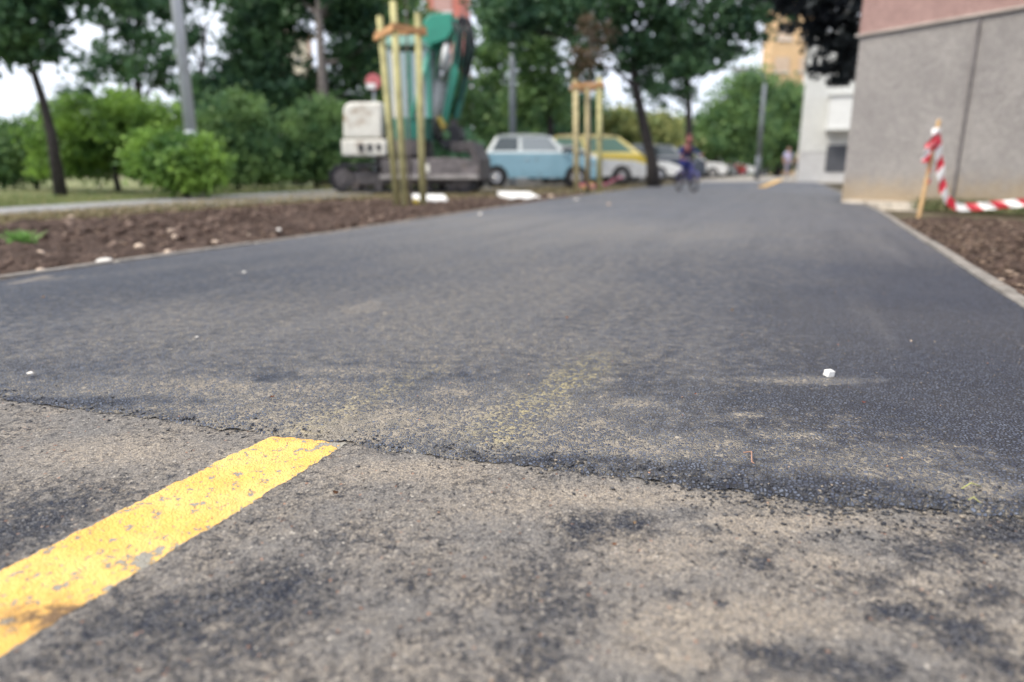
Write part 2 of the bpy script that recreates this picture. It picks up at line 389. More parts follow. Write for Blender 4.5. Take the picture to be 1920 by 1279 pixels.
def streak(x, y, a, b, w_):
    a = g(*a); b = g(*b); dx, dy = b.x - a.x, b.y - a.y; L = math.hypot(dx, dy)
    u_ = ((x - a.x) * dx + (y - a.y) * dy) / L; v_ = ((x - a.x) * dy - (y - a.y) * dx) / L
    return np.exp(-(v_ / w_) ** 2) * sstep(-0.03, 0.03, u_) * (1 - sstep(L - 0.05, L + 0.25, u_))
yel = 0.85 * streak(xx, yy, (905, 835), (1110, 690), 0.06) + 0.5 * streak(xx, yy, (560, 815), (770, 715), 0.04)
new_path = grid_object('new_asphalt_path', xx, yy, zz, M_NEW, {'dust': dust, 'yellow': yel, 'film_sheen': film_sheen})
tag(new_path, kind='structure')

# ---- yellow line, sprayed on the old asphalt, stops at the seam
def m_yellow(name='yellow_road_paint'):
    t = NT(name)
    n1 = t.noise(46, 6, 0.66); n2 = t.noise(300, 3, 0.6); n3 = t.noise(7, 5, 0.6)
    c = t.mix(t.map(n3, 0.35, 0.7), (0.86, 0.465, 0.088), (0.88, 0.545, 0.165))
    c = t.mix(t.map(n2, 0.3, 0.75, 0, 0.28), c, (0.62, 0.40, 0.12))
    st = t.attr('worn')
    worn = t.map(t.math('ADD', n1, t.math('MULTIPLY', st, 0.25)), 0.585, 0.612)
    worn = t.math('MAXIMUM', worn, t.map(t.noise(120, 3, 0.55), 0.635, 0.66))
    ew = t.math('GREATER_THAN', t.math('ADD', t.attr('edge'), t.math('MULTIPLY', t.math('SUBTRACT', t.noise(110, 4), 0.5), 0.9)), 0.92)
    worn = t.math('MAXIMUM', worn, ew)
    c = t.mix(worn, c, t.mix(n2, (0.22, 0.21, 0.185), (0.38, 0.35, 0.28)))
    c = t.mix(t.math('MULTIPLY', t.attr('stain'), t.map(t.noise(26, 5, 0.65), 0.36, 0.56)), c, (0.16, 0.09, 0.035))
    t.set(Base_Color=c, Roughness=0.6)
    v = t.vor(165, 'DISTANCE_TO_EDGE').outputs['Distance']
    h_ = t.math('ADD', t.math('MULTIPLY', t.map(v, 0, 0.2), 0.45), t.math('MULTIPLY', n2, 0.5))
    h_ = t.math('SUBTRACT', h_, t.math('MULTIPLY', worn, 0.5))
    t.bump(h_, 0.0022, 1.0)
    return t.m
M_YEL = m_yellow()
a0, a1 = g(505, 818), g(0, 1070); b0, b1 = g(648, 834), g(0, 1228)
dirL = (a1 - a0); dirR = (b1 - b0)
A = a0 - (a0 - a1).normalized() * -0.02; 
# an even band along the mean direction of both edges
dv = ((dirL.normalized() + dirR.normalized()) / 2).normalized()
nv = Vector((-dv.y, dv.x, 0)); 
wA = (a0 - b0).dot(nv); wB = (a1 - b1).dot(nv); half = abs(wA + wB) / 4
mid0 = (a0 + b0) / 2; mid1 = (a1 + b1) / 2
mu = np.arange(-0.03, 2.6, 0.0055); mv = np.linspace(-1, 1, 34)
U, V = np.meshgrid(mu, mv)
axis_n = (mid1 - mid0).normalized(); nn = Vector((-axis_n.y, axis_n.x, 0))
PX = mid0.x + axis_n.x * U + nn.x * V * half; PY = mid0.y + axis_n.y * U + nn.y * V * half
cut = seam_y(PX) - 0.004
PY = np.minimum(PY, cut + 0 * PY)
wob = (fbm(U, V * 0, 18, 3, 71) - 0.5) * 0.006 + (fbm(U, V * 0, 130, 2, 73) - 0.5) * 0.006
PX = PX + nn.x * wob * np.sign(V) * (np.abs(V) > .8); PY = PY + nn.y * wob * np.sign(V) * (np.abs(V) > .8)
yl = grid_object('yellow_line', PX, PY, old_z(PX, PY) + 0.0006, M_YEL, {'edge': np.abs(V) ** 6, 'worn': blob(PX, PY, [(270, 1050, 60, 20, .5), (620, 830, 40, 12, .5)]) , 'stain': np.clip(blob(PX, PY, [(110, 1150, 90, 26, 1.4)]), 0, 1)})
tag(yl, kind='structure')
# far dash of the same line on the new asphalt
f0, f1 = g(1428, 353), g(1466, 337)
dd = (f1 - f0).normalized(); n_ = Vector((-dd.y, dd.x, 0)) * 0.11
mb = MB(); mb.quad([Vector((p.x, p.y, 0.026)) for p in (f0 - n_, f0 + n_, f1 + n_, f1 - n_)])
o = mb.build('yellow_line', m_yellow('far_yellow_paint')); tag(o, kind='structure')

# ---- crumbs of asphalt broken off along the seam
def grains(name, pts, sizes, mat_, seed=1, flat=0.65):
    r_ = np.random.default_rng(seed)
    base = np.array([(1, 0, 0), (-1, 0, 0), (0, 1, 0), (0, -1, 0), (0, 0, 1), (0, 0, -1), (.62, .62, .5), (-.62, .62, .45), (.6, -.62, .5), (-.6, -.6, .45)], float)
    bm = bmesh.new(); vs = [bm.verts.new(b) for b in base]; hull = bmesh.ops.convex_hull(bm, input=vs)
    bm.verts.ensure_lookup_table(); bm.verts.index_update()
    bmesh.ops.triangulate(bm, faces=bm.faces)
    base = np.array([v.co[:] for v in bm.verts]); tri = np.array([[v.index for v in f.verts] for f in bm.faces]); bm.free()
    n = len(pts); k = len(base)
    a = r_.uniform(0, 6.28, n); ca, sa = np.cos(a), np.sin(a)
    V_ = base[None] * (1 + r_.uniform(-.3, .3, (n, k, 1))) * sizes[:, None, None] * np.stack([r_.uniform(.7, 1.2, n), r_.uniform(.6, 1.1, n), r_.uniform(.45, 1, n) * flat], 1)[:, None, :]
    x = V_[..., 0] * ca[:, None] - V_[..., 1] * sa[:, None]; y = V_[..., 0] * sa[:, None] + V_[..., 1] * ca[:, None]
    V_ = np.stack([x, y, V_[..., 2]], -1) + np.asarray(pts)[:, None, :]
    F_ = tri[None] + (np.arange(n) * k)[:, None, None]
    me = np_mesh(name, V_.reshape(-1, 3), F_.reshape(-1, 3))
    return link_mesh(name, me, mat_)
def m_island(name, stops, rough=0.7, spec=0.4):
    t = NT(name); geo = t.n('ShaderNodeNewGeometry'); cr = t.n('ShaderNodeValToRGB'); t.l(geo.outputs['Random Per Island'], cr.inputs[0])
    cr.color_ramp.interpolation = 'LINEAR'
    els = cr.color_ramp.elements
    while len(els) < len(stops): els.new(0.5)
    for e_, (p_, c_) in zip(els, stops): e_.position = p_; e_.color = (*c_, 1)
    t.set(Base_Color=cr.outputs[0], Roughness=rough); t.p.inputs['Specular IOR Level'].default_value = spec
    return t.m
M_CRUMB = m_island('asphalt_crumb', [(0, (0.012, 0.014, 0.02)), (0.6, (0.05, 0.052, 0.062)), (0.9, (0.12, 0.115, 0.11)), (1, (0.30, 0.25, 0.19))], 0.55)
N = 3600
cx = rng.uniform(-1.3, 1.35, N); off = rng.exponential(0.016, N) * np.where(rng.random(N) < .72, 1, -1.3)
dens = 0.18 + 0.82 * sstep(-0.3, 0.7, cx)
keep = rng.random(N) < dens; cx = cx[keep]; off = off[keep]
cy = seam_y(cx) + 0.006 + off
inn = off > -0.004
cz = np.where(inn, (0.0035 + 0.0065 * sstep(-.6, .9, cx)) * sstep(-0.004, 0.022, off + .006) + 0.002, old_z(cx, cy) + 0.001)
# a looser scatter on the right where the edge has broken up
N2 = 900
ex = rng.uniform(0.25, 1.5, N2); eo = -rng.exponential(0.05, N2); ey = seam_y(ex) + eo
P_ = np.concatenate([np.stack([cx, cy, cz], 1), np.stack([ex, ey, old_z(ex, ey) + 0.001], 1)])
keep = ~((P_[:, 0] > g(480, 815).x) & (P_[:, 0] < g(650, 832).x) & (P_[:, 1] < seam_y(P_[:, 0]) - 0.002))
P_ = P_[keep]
sz = rng.uniform(0.0014, 0.0040, len(P_))
o = grains('asphalt_crumbs', P_, sz, M_CRUMB, 3); tag(o, 'dark crumbs of asphalt loose along the seam between the two layers', 'gravel', kind='stuff')
# grit over the old surface
N3 = 2600
gx = rng.uniform(-1.3, 1.4, N3); gy = rng.uniform(0.5, 2.6, N3)
onnew = gy > seam_y(gx)
gz = np.where(onnew, 0.012, old_z(gx, gy) + 0.0005)
M_GRIT = m_island('grit', [(0, (0.10, 0.09, 0.08)), (0.7, (0.26, 0.22, 0.18)), (0.93, (0.42, 0.35, 0.27)), (1, (0.5, 0.22, 0.12))], 0.8)
o = grains('grit', np.stack([gx, gy, gz], 1), rng.uniform(0.0008, 0.0022, N3), M_GRIT, 5); tag(o, 'fine pale grit strewn over the asphalt of the path', 'gravel', kind='stuff')

# ---- ground sheet to the horizon
def m_soil(name, lo, hi, sc=3.0, pale=(0.36, 0.29, 0.22), amt=0.6):
    t = NT(name); n = t.noise(sc, 8, 0.68); n2 = t.noise(sc * 14, 5, 0.7); n3 = t.noise(sc * 5, 5, 0.6)
    c = t.mix(t.map(n, 0.3, 0.7), lo, hi); c = t.mix(t.map(n2, 0.60, 0.75, 0, amt), c, pale)
    c = t.mix(t.map(n3, 0.62, 0.40, 0, .6), c, tuple(q * .35 for q in lo))
    t.set(Base_Color=c, Roughness=0.95); t.p.inputs['Specular IOR Level'].default_value = 0.15
    t.bump(t.math('ADD', n2, t.math('MULTIPLY', n3, 2)), 0.03); return t.m
M_GROUND = m_soil('bare_ground', (0.10, 0.085, 0.06), (0.20, 0.17, 0.11), 1.2)
M_SOIL = m_soil('dug_soil', (0.085, 0.058, 0.047), (0.185, 0.130, 0.105), 3.0, (0.36, 0.27, 0.20), .75)
mb = MB(); mb.quad([(-700, -300, -0.06), (700, -300, -0.06), (700, 1200, -0.06), (-700, 1200, -0.06)])
o = mb.build('ground', M_GROUND); tag(o, kind='structure')
def m_lawn():
    t = NT('lawn'); n = t.noise(0.9, 7, 0.65); n2 = t.noise(14, 5, 0.7)
    c = t.mix(t.map(n, 0.35, 0.62), (0.13, 0.19, 0.06), (0.27, 0.26, 0.12)); c = t.mix(t.map(n2, 0.4, 0.75, 0, .5), c, (0.28, 0.25, 0.13))
    t.set(Base_Color=c, Roughness=0.95); t.bump(n2, 0.05); return t.m
M_LAWN = m_lawn()
def lawn_y0(x):  # near side of the lawn, beyond the narrow path
    return np.interp(x, [-60, g(0, 388).x, g(640, 356).x, 60], [g(0, 388).y - 12, g(0, 388).y, g(640, 356).y, 26])
gx_ = np.linspace(-60, -2.4, 60); ta = np.linspace(0, 1, 40)[:, None]
Xg = np.repeat(gx_[None], 40, 0); y0 = lawn_y0(gx_)[None]; Yg = y0 + (40 - y0) * ta ** 1.6
o = grid_object('lawn', Xg, Yg, -0.02 + (fbm(Xg, Yg, .4, 3, 3) - .5) * .06, M_LAWN); tag(o, kind='structure')

# ---- narrow concrete path on the left
M_CONC = mat('pale_concrete', (0.25, 0.25, 0.25), 0.9, var=0.2, scale=9, dirt=.35, dirtcol=(0.2, 0.165, 0.12), bump=0.006)
mb = MB(); pa, pb, pc, pd = g(-600, 424), g(700, 351), g(700, 365), g(-600, 452)
mb.quad([(v.x, v.y, 0.004) for v in (pd, pc, pb, pa)])
fp = [(-14, -10, .004), (-11.6, -10, .004)]
o = mb.build('footpath', M_CONC); tag(o, kind='structure')
# parking surface
M_PARK = mat('parking_asphalt', (0.15, 0.145, 0.14), 0.9, var=0.25, scale=2, dirt=.5, dirtcol=(0.22, 0.18, 0.13), bump=0.006)
pk = [g(640, 362), g(915, 358), g(1010, 352), g(1200, 344)]
mb = MB()
far = [(pk[0].x - 3, 70), (pk[1].x, 90), (30, 100), (34, 75)]
mb.quad([(pk[0].x, pk[0].y, -0.008), (pk[1].x, pk[1].y, -0.008), (pk[2].x, pk[2].y, -0.008), (pk[3].x, pk[3].y, -0.008), (g(1330, 333).x, g(1330, 333).y, -0.008), (26, 70, -0.008), (10, 70, -0.008), (-3, 40, -0.008)])
o = mb.build('parking_area', M_PARK); tag(o, kind='structure')
# pale old pavement where the new layer stops
M_PAV = mat('pale_pavement', (0.36, 0.33, 0.29), 0.9, var=0.18, scale=1.5, bump=0.004)
mb = MB(); mb.quad([(float(Lx(NEW_END)) - 1.5, NEW_END - 2.0, 0.006), (float(Rx(NEW_END)) + 0.6, NEW_END - 3.0, 0.006), (float(Rx(60)) + 3, 60, 0.006), (float(Lx(60)) - 6, 60, 0.006)])
o = mb.build('pavement', M_PAV); tag(o, kind='structure')

# ---- dug soil beds
def bed(name, X_, Y_, seed, amp=0.09, lift=None):
    Z_ = -0.035 + (fbm(X_, Y_, 1.6, 4, seed) - .45) * amp + (fbm(X_, Y_, 9, 4, seed + 9, .6) - .5) * 0.11 + (fbm(X_, Y_, 40, 2, seed + 19) - .5) * 0.02
    if lift is not None: Z_ = Z_ * lift + -0.012 * (1 - lift)
    o_ = grid_object(name, X_, Y_, Z_, M_SOIL); tag(o_, kind='structure'); return Z_
lyy = np.array(list(np.linspace(-6, 2.2, 20)) + list(np.linspace(2.25, 14, 330))); fr = np.linspace(0, 1, 170)
def left_far(y):  # outer limit of the soil on the left
    return np.interp(y, [-9, g(-600, 455).y, g(0, 418).y, g(640, 373).y, g(930, 366).y, g(1160, 352).y, 40], [-12, g(-600, 455).x, g(0, 418).x, g(640, 373).x, g(930, 366).x, g(1160, 352).x - .1, 12])
YL = np.repeat(lyy[:, None], 170, 1); inner = Lx(YL) - 0.055; outer = np.minimum(left_far(YL), inner - 0.25)
XL = inner + (outer - inner) * fr[None]
edge = sstep(0, .06, fr[None]) * sstep(0, .04, 1 - fr[None]) * np.ones_like(XL)
bed('soil_bed', XL, YL, 101, 0.12, edge)
WA, WB = g(1577, 380), g(1920, 395)                  # foot of the grey building
wdir = (WB - WA).normalized()
ryy = np.array(list(np.linspace(-4, 1.4, 12)) + list(np.linspace(1.45, 6.8, 260))); YR = np.repeat(ryy[:, None], 200, 1)
inn = Rx(YR) + 0.075
out_ = np.maximum(WA.x + (WA.y - YR) * (wdir.x / -wdir.y) - 0.0, inn + 0.1); out_ = np.minimum(out_, inn + 9)
XR = inn + (out_ - inn) * np.linspace(0, 1, 200)[None]
edge = sstep(0, .05, np.linspace(0, 1, 200)[None]) * np.ones_like(XR)
bed('soil_bed', XR, YR, 201, 0.12, edge)

# ---- edgings
M_KERB = mat('kerb_concrete', (0.23, 0.21, 0.185), 0.9, var=0.22, scale=14, dirt=.4, dirtcol=(0.16, 0.12, 0.09), bump=0.004)
def kerb(fx, y0, y1, w_, top, side, name='kerb'):
    mb = MB(); y = y0
    while y < y1:
        L = 1.0 if y < 20 else 3.0
        a = Vector((float(fx(y + .006)), y + .006, 0)); b = Vector((float(fx(y + L * .92)), y + L * .92 - .004, 0)); d_ = (b - a); ang = math.atan2(d_.y, d_.x)
        n__ = Vector((-math.sin(ang), math.cos(ang), 0)) * (w_ / 2 * side)
        c = (a + b) / 2 + n__; c.z = top - 0.06
        jr = random.Random(int(y * 100) + 7); c += Vector((jr.uniform(-.004, .004), 0, jr.uniform(-.004, .003)))
        mb.box(c, (d_.length - .014, w_, 0.12), (jr.uniform(-.02, .02), 0, ang + jr.uniform(-.006, .006)), bevel=0.008)
        y += L * .92
    o_ = mb.build(name, M_KERB); tag(o_, kind='structure')
kerb(Rx, -3, 26, 0.052, 0.026, -1)
kerb(Lx, -3, 24, 0.05, 0.016, 1)
# ================================================================= TREES, BUSHES, GRASS
def m_leaf(name, dark, mid, light, trans=0.35):
    t = NT(name); geo = t.n('ShaderNodeNewGeometry'); cr = t.n('ShaderNodeValToRGB'); t.l(geo.outputs['Random Per Island'], cr.inputs[0])
    els = cr.color_ramp.elements; els.new(0.5)
    for e_, (p_, c_) in zip(els, ((0, dark), (0.55, mid), (1, light))): e_.position = p_; e_.color = (*c_, 1)
    n = t.map(t.noise(1.3, 5, 0.65), 0.36, 0.64)
    c = t.mix(n, t.mix(0.45, cr.outputs[0], dark), t.mix(0.55, cr.outputs[0], tuple(q * k_ for q, k_ in zip(light, (1.25, 1.15, .9)))))
    tr = t.n('ShaderNodeBsdfTranslucent'); t.l(c, tr.inputs[0])
    ms = t.n('ShaderNodeMixShader'); ms.inputs[0].default_value = trans
    t.set(Base_Color=c, Roughness=0.5); t.p.inputs['Specular IOR Level'].default_value = 0.3
    t.l(t.p.outputs[0], ms.inputs[1]); t.l(tr.outputs[0], ms.inputs[2]); t.l(ms.outputs[0], t.out.inputs['Surface'])
    return t.m
LEAF = {
 'dark': m_leaf('dark_leaf', (0.023, 0.066, 0.046), (0.048, 0.115, 0.068), (0.102, 0.203, 0.095)),
 'mid': m_leaf('green_leaf', (0.049, 0.117, 0.061), (0.095, 0.206, 0.087), (0.217, 0.351, 0.131)),
 'blue': m_leaf('bluish_leaf', (0.039, 0.106, 0.078), (0.070, 0.175, 0.113), (0.136, 0.281, 0.153)),
 'bush': m_leaf('bush_leaf', (0.035, 0.101, 0.031), (0.121, 0.251, 0.058), (0.293, 0.486, 0.102)),
 'bright': m_leaf('bright_leaf', (0.081, 0.198, 0.059), (0.172, 0.346, 0.100), (0.302, 0.544, 0.168)),
 'yellow': m_leaf('yellowish_leaf', (0.091, 0.160, 0.059), (0.222, 0.281, 0.109), (0.403, 0.413, 0.178)),
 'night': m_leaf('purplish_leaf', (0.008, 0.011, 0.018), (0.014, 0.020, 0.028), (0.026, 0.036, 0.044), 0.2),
 'brown': m_leaf('brownish_leaf', (0.05, 0.045, 0.03), (0.10, 0.075, 0.05), (0.16, 0.12, 0.08)),
}
BARK = mat('dark_bark', (0.045, 0.038, 0.036), 0.95, var=0.4, scale=14, bump=0.03)
BARK_PALE = mat('pale_bark', (0.22, 0.19, 0.175), 0.95, var=0.35, scale=10, bump=0.02)

def leaf_mesh(name, blobs, n, size, clump, mat_, seed, parent):
    """leaf-sized folded faces gathered in clumps spread through the crown volume"""
    r_ = np.random.default_rng(seed)
    vol = np.array([b[3] * b[4] * b[5] for b in blobs]) ** 0.8; vol /= vol.sum()
    nc = max(6, n // 26)
    which = r_.choice(len(blobs), nc, p=vol)
    B = np.array(blobs, float)[which]
    u = r_.normal(size=(nc, 3)); u /= np.linalg.norm(u, axis=1)[:, None]
    rad = r_.random(nc) ** 0.45 * np.where(r_.random(nc) < .22, r_.uniform(1.0, 1.42, nc), 1.0)
    C_ = B[:, :3] + u * rad[:, None] * B[:, 3:6]
    wgt = r_.uniform(.3, 1.7, nc); wgt /= wgt.sum()
    ci = r_.choice(nc, n, p=wgt)
    csz = clump * r_.uniform(.5, 1.5, nc)
    P_ = C_[ci] + r_.normal(size=(n, 3)) * csz[ci][:, None] * np.array([1, 1, .6])
    P_[:, 2] = np.maximum(P_[:, 2], 0.02)
    a = r_.normal(size=(n, 3)); a /= np.linalg.norm(a, axis=1)[:, None]
    b = np.cross(a, r_.normal(size=(n, 3))); b /= np.linalg.norm(b, axis=1)[:, None]
    c = np.cross(a, b)
    L = size * r_.uniform(.6, 1.35, n)[:, None]; W = L * 0.36
    v = np.stack([P_ - a * L * .5, P_ + b * W + c * W * .3, P_ + a * L * .5, P_ - b * W + c * W * .3], 1).reshape(-1, 3)
    f = np.arange(n * 4).reshape(-1, 4)
    return link_mesh(name, np_mesh(name, v, f), mat_, parent)

def limb_mesh(trunk_pts, trunk_r, blobs, seed, base):
    r_ = random.Random(seed); mb = MB()
    pts = [Vector(p) - base for p in trunk_pts]
    mb.tube(pts, trunk_r, 10)
    for k, b in enumerate(blobs):
        c = Vector(b[:3]) - base
        lower = [j for j in range(1, len(pts)) if pts[j].z < c.z - .1] or [1]
        i = lower[-1]; st = pts[i]; r0 = trunk_r[i] * .6
        m_ = st.lerp(c, .5) + Vector((r_.uniform(-.2, .2), r_.uniform(-.2, .2), r_.uniform(0, .3)))
        mb.tube([st, m_, c], [r0, r0 * .6, r0 * .25], 7)
        for q in range(4):
            e_ = c + Vector((r_.uniform(-1, 1) * b[3], r_.uniform(-1, 1) * b[4], r_.uniform(-.8, 1) * b[5])) * .85
            s_ = m_.lerp(c, r_.uniform(.1, 1)); mb.tube([s_, s_.lerp(e_, .5) + Vector((0, 0, r_.uniform(-.05, .15))), e_], [r0 * .3, r0 * .2, r0 * .06], 5)
    return mb

def tree(name, label, cat, base, trunk_px, Y, tr, blob_px, n, size, clump, leaf, seed, group=None, bark=None, crown='crown', depth=1.0):
    """trunk_px: (px, py) points up the trunk at Y; blob_px: (px, py, radius across, radius up, dY)"""
    base = Vector(base); root = empty(name, base); tag(root, label, cat, group)
    m = mpp(Y)
    pts = [base.copy()] + [at(px, py, Y) for px, py in trunk_px]
    blobs = []
    for px, py, rx_, rz_, dY in blob_px:
        c = at(px, py, Y + dY); blobs.append((c.x, c.y, c.z, rx_ * m, min(rx_, rz_ * 1.5) * m * depth, rz_ * m))
    k = len(pts); radii = [tr * (1 - .6 * i / max(1, k - 1)) for i in range(k)]; radii[0] *= 1.25
    limb_mesh(pts, radii, blobs, seed, base).build('trunk' if cat == 'tree' else 'stem', bark or BARK, root, True)
    lb = [(b[0] - base.x, b[1] - base.y, b[2] - base.z, *b[3:]) for b in blobs]
    leaf_mesh(crown if cat == 'tree' else 'foliage', lb, n, size, clump, LEAF[leaf], seed, root)
    return root
def gy(px, Y, z=0.0): return (at(px, 300, Y).x, Y, z)

def off(px, Y): return Vector(gy(px, Y, -0.05))

# --- left side
tree('broadleaf_tree', 'dark leaning tree with sparse airy crown at the far left of the lawn', 'tree', off(104, 13), [(96, 250), (78, 180), (58, 120), (30, 60)], 13, .10,
     [(20, 30, 95, 60, 0), (0, 90, 60, 40, .2), (-70, 60, 90, 80, .5), (40, -60, 160, 70, 0), (170, -30, 110, 48, -.4), (70, 100, 50, 30, 0), (60, 10, 60, 45, -.3)], 7400, .15, .12, 'dark', 31)
tree('broadleaf_tree', 'airy dark tree with sky showing through, just left of the tall grey lamp post', 'tree', off(268, 24), [(262, 220), (258, 140), (250, 60)], 24, .16,
     [(230, 0, 90, 50, 0), (205, 130, 60, 40, 0), (270, 95, 70, 50, 0), (300, 30, 70, 60, .8), (170, -60, 150, 60, 0), (300, 150, 60, 50, 1), (330, -60, 80, 60, 0), (150, 175, 50, 22, .5)], 7400, .19, .18, 'dark', 32)
tree('broadleaf_tree', 'slim dark tree close behind the tall grey lamp post', 'tree', off(372, 20), [(376, 220), (378, 140), (384, 60)], 20, .10,
     [(345, 60, 34, 34, 0), (375, 160, 44, 38, 0), (340, -20, 50, 40, 0), (385, 200, 55, 50, 0), (440, -10, 30, 40, 0)], 4000, .16, .15, 'dark', 33)
tree('conifer_tree', 'tall dense dark tree with green bands, left of the pale trunk', 'tree', off(490, 22), [(488, 250), (486, 150), (484, 40), (482, -60)], 22, .2,
     [(480, -40, 60, 60, 0), (495, 40, 72, 55, 0), (490, 120, 85, 60, 0), (500, 200, 100, 60, 0), (466, 80, 40, 60, .5), (545, 0, 50, 70, .5), (430, 200, 50, 60, 0)], 15000, .18, .20, 'dark', 34)
tree('broadleaf_tree', 'tree with a bare pale trunk, shaded crown left of the excavator', 'tree', off(608, 21), [(607, 200), (603, 120), (598, 30), (596, -60)], 21, .17,
     [(600, -50, 90, 50, .8), (660, 30, 65, 60, 1.2), (540, -10, 55, 40, 1.2), (680, 120, 55, 60, 1.4), (645, 110, 30, 50, 1.6), (600, 150, 40, 24, 1.6), (660, -30, 90, 60, .8), (565, 170, 60, 40, 2), (640, 180, 50, 40, 2)], 12500, .18, .20, 'dark', 35, bark=BARK_PALE)
tree('broadleaf_tree', 'dark green tree filling the space behind the excavator cab', 'tree', off(780, 27), [(778, 200), (775, 100), (770, 0)], 27, .2,
     [(740, 50, 90, 70, 0), (760, 160, 100, 70, 0), (700, 220, 80, 60, 0), (850, 240, 70, 50, 0), (690, -30, 80, 60, 0), (760, -50, 40, 50, 0), (850, 180, 50, 50, 0)], 14000, .22, .25, 'mid', 36)
tree('broadleaf_tree', 'lighter green tree between the excavator arm and the second lamp post', 'tree', off(930, 30), [(930, 220), (930, 120), (932, 20)], 30, .2,
     [(930, 120, 50, 60, 0), (940, 30, 50, 60, 0), (930, 210, 62, 55, 0), (960, -50, 70, 50, 0), (890, 270, 50, 40, -.5), (905, 190, 40, 40, 0)], 12000, .2, .22, 'mid', 37)
# --- bushes on the left
tree('bush', 'broad bright green bush at the back of the lawn, left of the lamp post', 'bush', off(215, 15.5), [(210, 300), (205, 240)], 15.5, .06,
     [(200, 235, 95, 50, 0), (280, 225, 60, 40, 0), (150, 270, 80, 48, 0), (250, 285, 80, 40, .3), (210, 200, 55, 30, 0), (310, 260, 40, 45, .3), (150, 310, 90, 30, .5)], 20000, .10, .12, 'bush', 41)
tree('bush', 'rounded leafy bush nearest the path, at the foot of the lamp post', 'bush', off(345, 11.6), [(340, 340), (335, 300)], 11.6, .05,
     [(335, 305, 66, 40, 0), (300, 272, 42, 26, .2), (375, 318, 44, 30, -.1), (285, 312, 38, 24, .1), (362, 272, 34, 18, 0), (350, 345, 46, 16, 0), (400, 295, 24, 14, 0), (262, 285, 20, 14, 0)], 14500, .085, .085, 'bush', 42)
tree('bush', 'dull green bush at the left edge behind the leaning tree', 'bush', off(60, 17), [(60, 300), (60, 250)], 17, .05,
     [(60, 280, 70, 50, 0), (0, 300, 60, 42, 0), (110, 250, 45, 50, 0), (-50, 270, 60, 60, 0), (80, 320, 90, 22, 0)], 16000, .11, .14, 'mid', 43)
tree('bush', 'dark bluish hedge bush right behind the bright rounded bush', 'bush', off(440, 16.5), [(440, 300), (440, 240)], 16.5, .05,
     [(440, 270, 55, 60, 0), (400, 240, 45, 45, .3), (485, 285, 52, 50, 0), (450, 220, 50, 40, 0), (440, 325, 90, 22, 0), (500, 320, 50, 22, 0)], 16000, .10, .13, 'mid', 44)
tree('bush', 'dense green hedge bush left of the white excavator counterweight', 'bush', off(590, 17.5), [(590, 300), (590, 240)], 17.5, .05,
     [(575, 270, 60, 62, 0), (620, 250, 50, 55, 0), (540, 290, 55, 45, 0), (640, 290, 50, 48, 0), (600, 210, 45, 28, 0), (600, 322, 90, 22, 0), (540, 322, 50, 18, 0)], 17000, .10, .13, 'mid', 45)
tree('bush', 'shaded low bush directly behind the excavator tracks', 'bush', off(740, 19.5), [(740, 300), (740, 260)], 19.5, .05,
     [(720, 270, 60, 50, 0), (790, 280, 60, 40, 0), (850, 280, 50, 44, 0), (760, 320, 120, 20, 0)], 11000, .12, .15, 'blue', 46)
# --- middle
big = tree('broadleaf_tree', 'large spreading tree with leaning dark trunk beside the parked cars', 'tree', off(1229, 19), [(1222, 300), (1207, 235), (1192, 165), (1186, 110), (1180, 40)], 19, .17,
     [(1150, 0, 110, 55, -.5), (1260, 30, 110, 55, 0), (1370, 20, 80, 48, 0), (1190, 95, 60, 38, 0), (1040, 10, 100, 50, .5), (970, -20, 80, 50, 1), (1360, 75, 70, 28, 0), (1250, 90, 60, 30, 0), (1440, -10, 60, 50, 0), (1200, -90, 200, 60, 0), (1420, 50, 40, 30, 0), (1200, 150, 30, 28, .3), (1115, 75, 60, 44, 0), (1100, 130, 40, 20, .5), (955, 48, 50, 42, .3)],
     21000, .15, .15, 'dark', 51)
tree('broadleaf_tree', 'bright mid green tree above the second set of tree stakes', 'tree', off(1030, 24), [(1032, 220), (1034, 120)], 24, .14,
     [(1000, 60, 70, 60, 0), (960, 20, 60, 45, 0), (1010, 140, 50, 50, 0), (985, 200, 50, 45, 0), (1040, 0, 60, 30, 0), (1040, 190, 45, 45, .5)], 11000, .16, .17, 'mid', 52)
tree('broadleaf_tree', 'smaller dark tree with thin straight trunk behind the young cyclist', 'tree', off(1293, 30), [(1292, 250), (1291, 190), (1288, 130)], 30, .2,
     [(1275, 130, 50, 40, 0), (1330, 105, 55, 24, 0), (1240, 170, 35, 30, 0), (1300, 100, 60, 40, 0), (1385, 105, 40, 16, 0), (1290, 178, 22, 16, 0)], 5000, .19, .18, 'dark', 53)
tree('broadleaf_tree', 'light green rounded tree behind the yellow car', 'tree', off(1170, 36), [(1170, 260), (1172, 230)], 36, .2,
     [(1170, 250, 70, 36, 0), (1110, 240, 50, 50, 0), (1230, 262, 60, 38, 0), (1150, 290, 90, 26, 0), (1160, 218, 40, 18, 0), (1240, 232, 36, 22, .5)], 14000, .22, .28, 'yellow', 54)
tree('broadleaf_tree', 'deep green tree behind the pale blue car', 'tree', off(1000, 34), [(1000, 260), (1002, 200)], 34, .2,
     [(990, 250, 70, 50, 0), (1060, 240, 55, 55, 0), (930, 260, 60, 50, 0), (1020, 200, 50, 40, 0), (1000, 295, 110, 28, 0), (1100, 190, 30, 50, 0)], 16000, .22, .28, 'blue', 55)
tree('broadleaf_tree', 'wide green tree behind the row of white cars', 'tree', off(1340, 44), [(1340, 280), (1342, 240)], 44, .25,
     [(1330, 255, 60, 34, 0), (1390, 235, 55, 50, 0), (1280, 262, 50, 30, 0), (1400, 175, 45, 40, 0), (1340, 290, 90, 22, 0), (1360, 215, 36, 30, 0)], 15000, .26, .34, 'mid', 56)
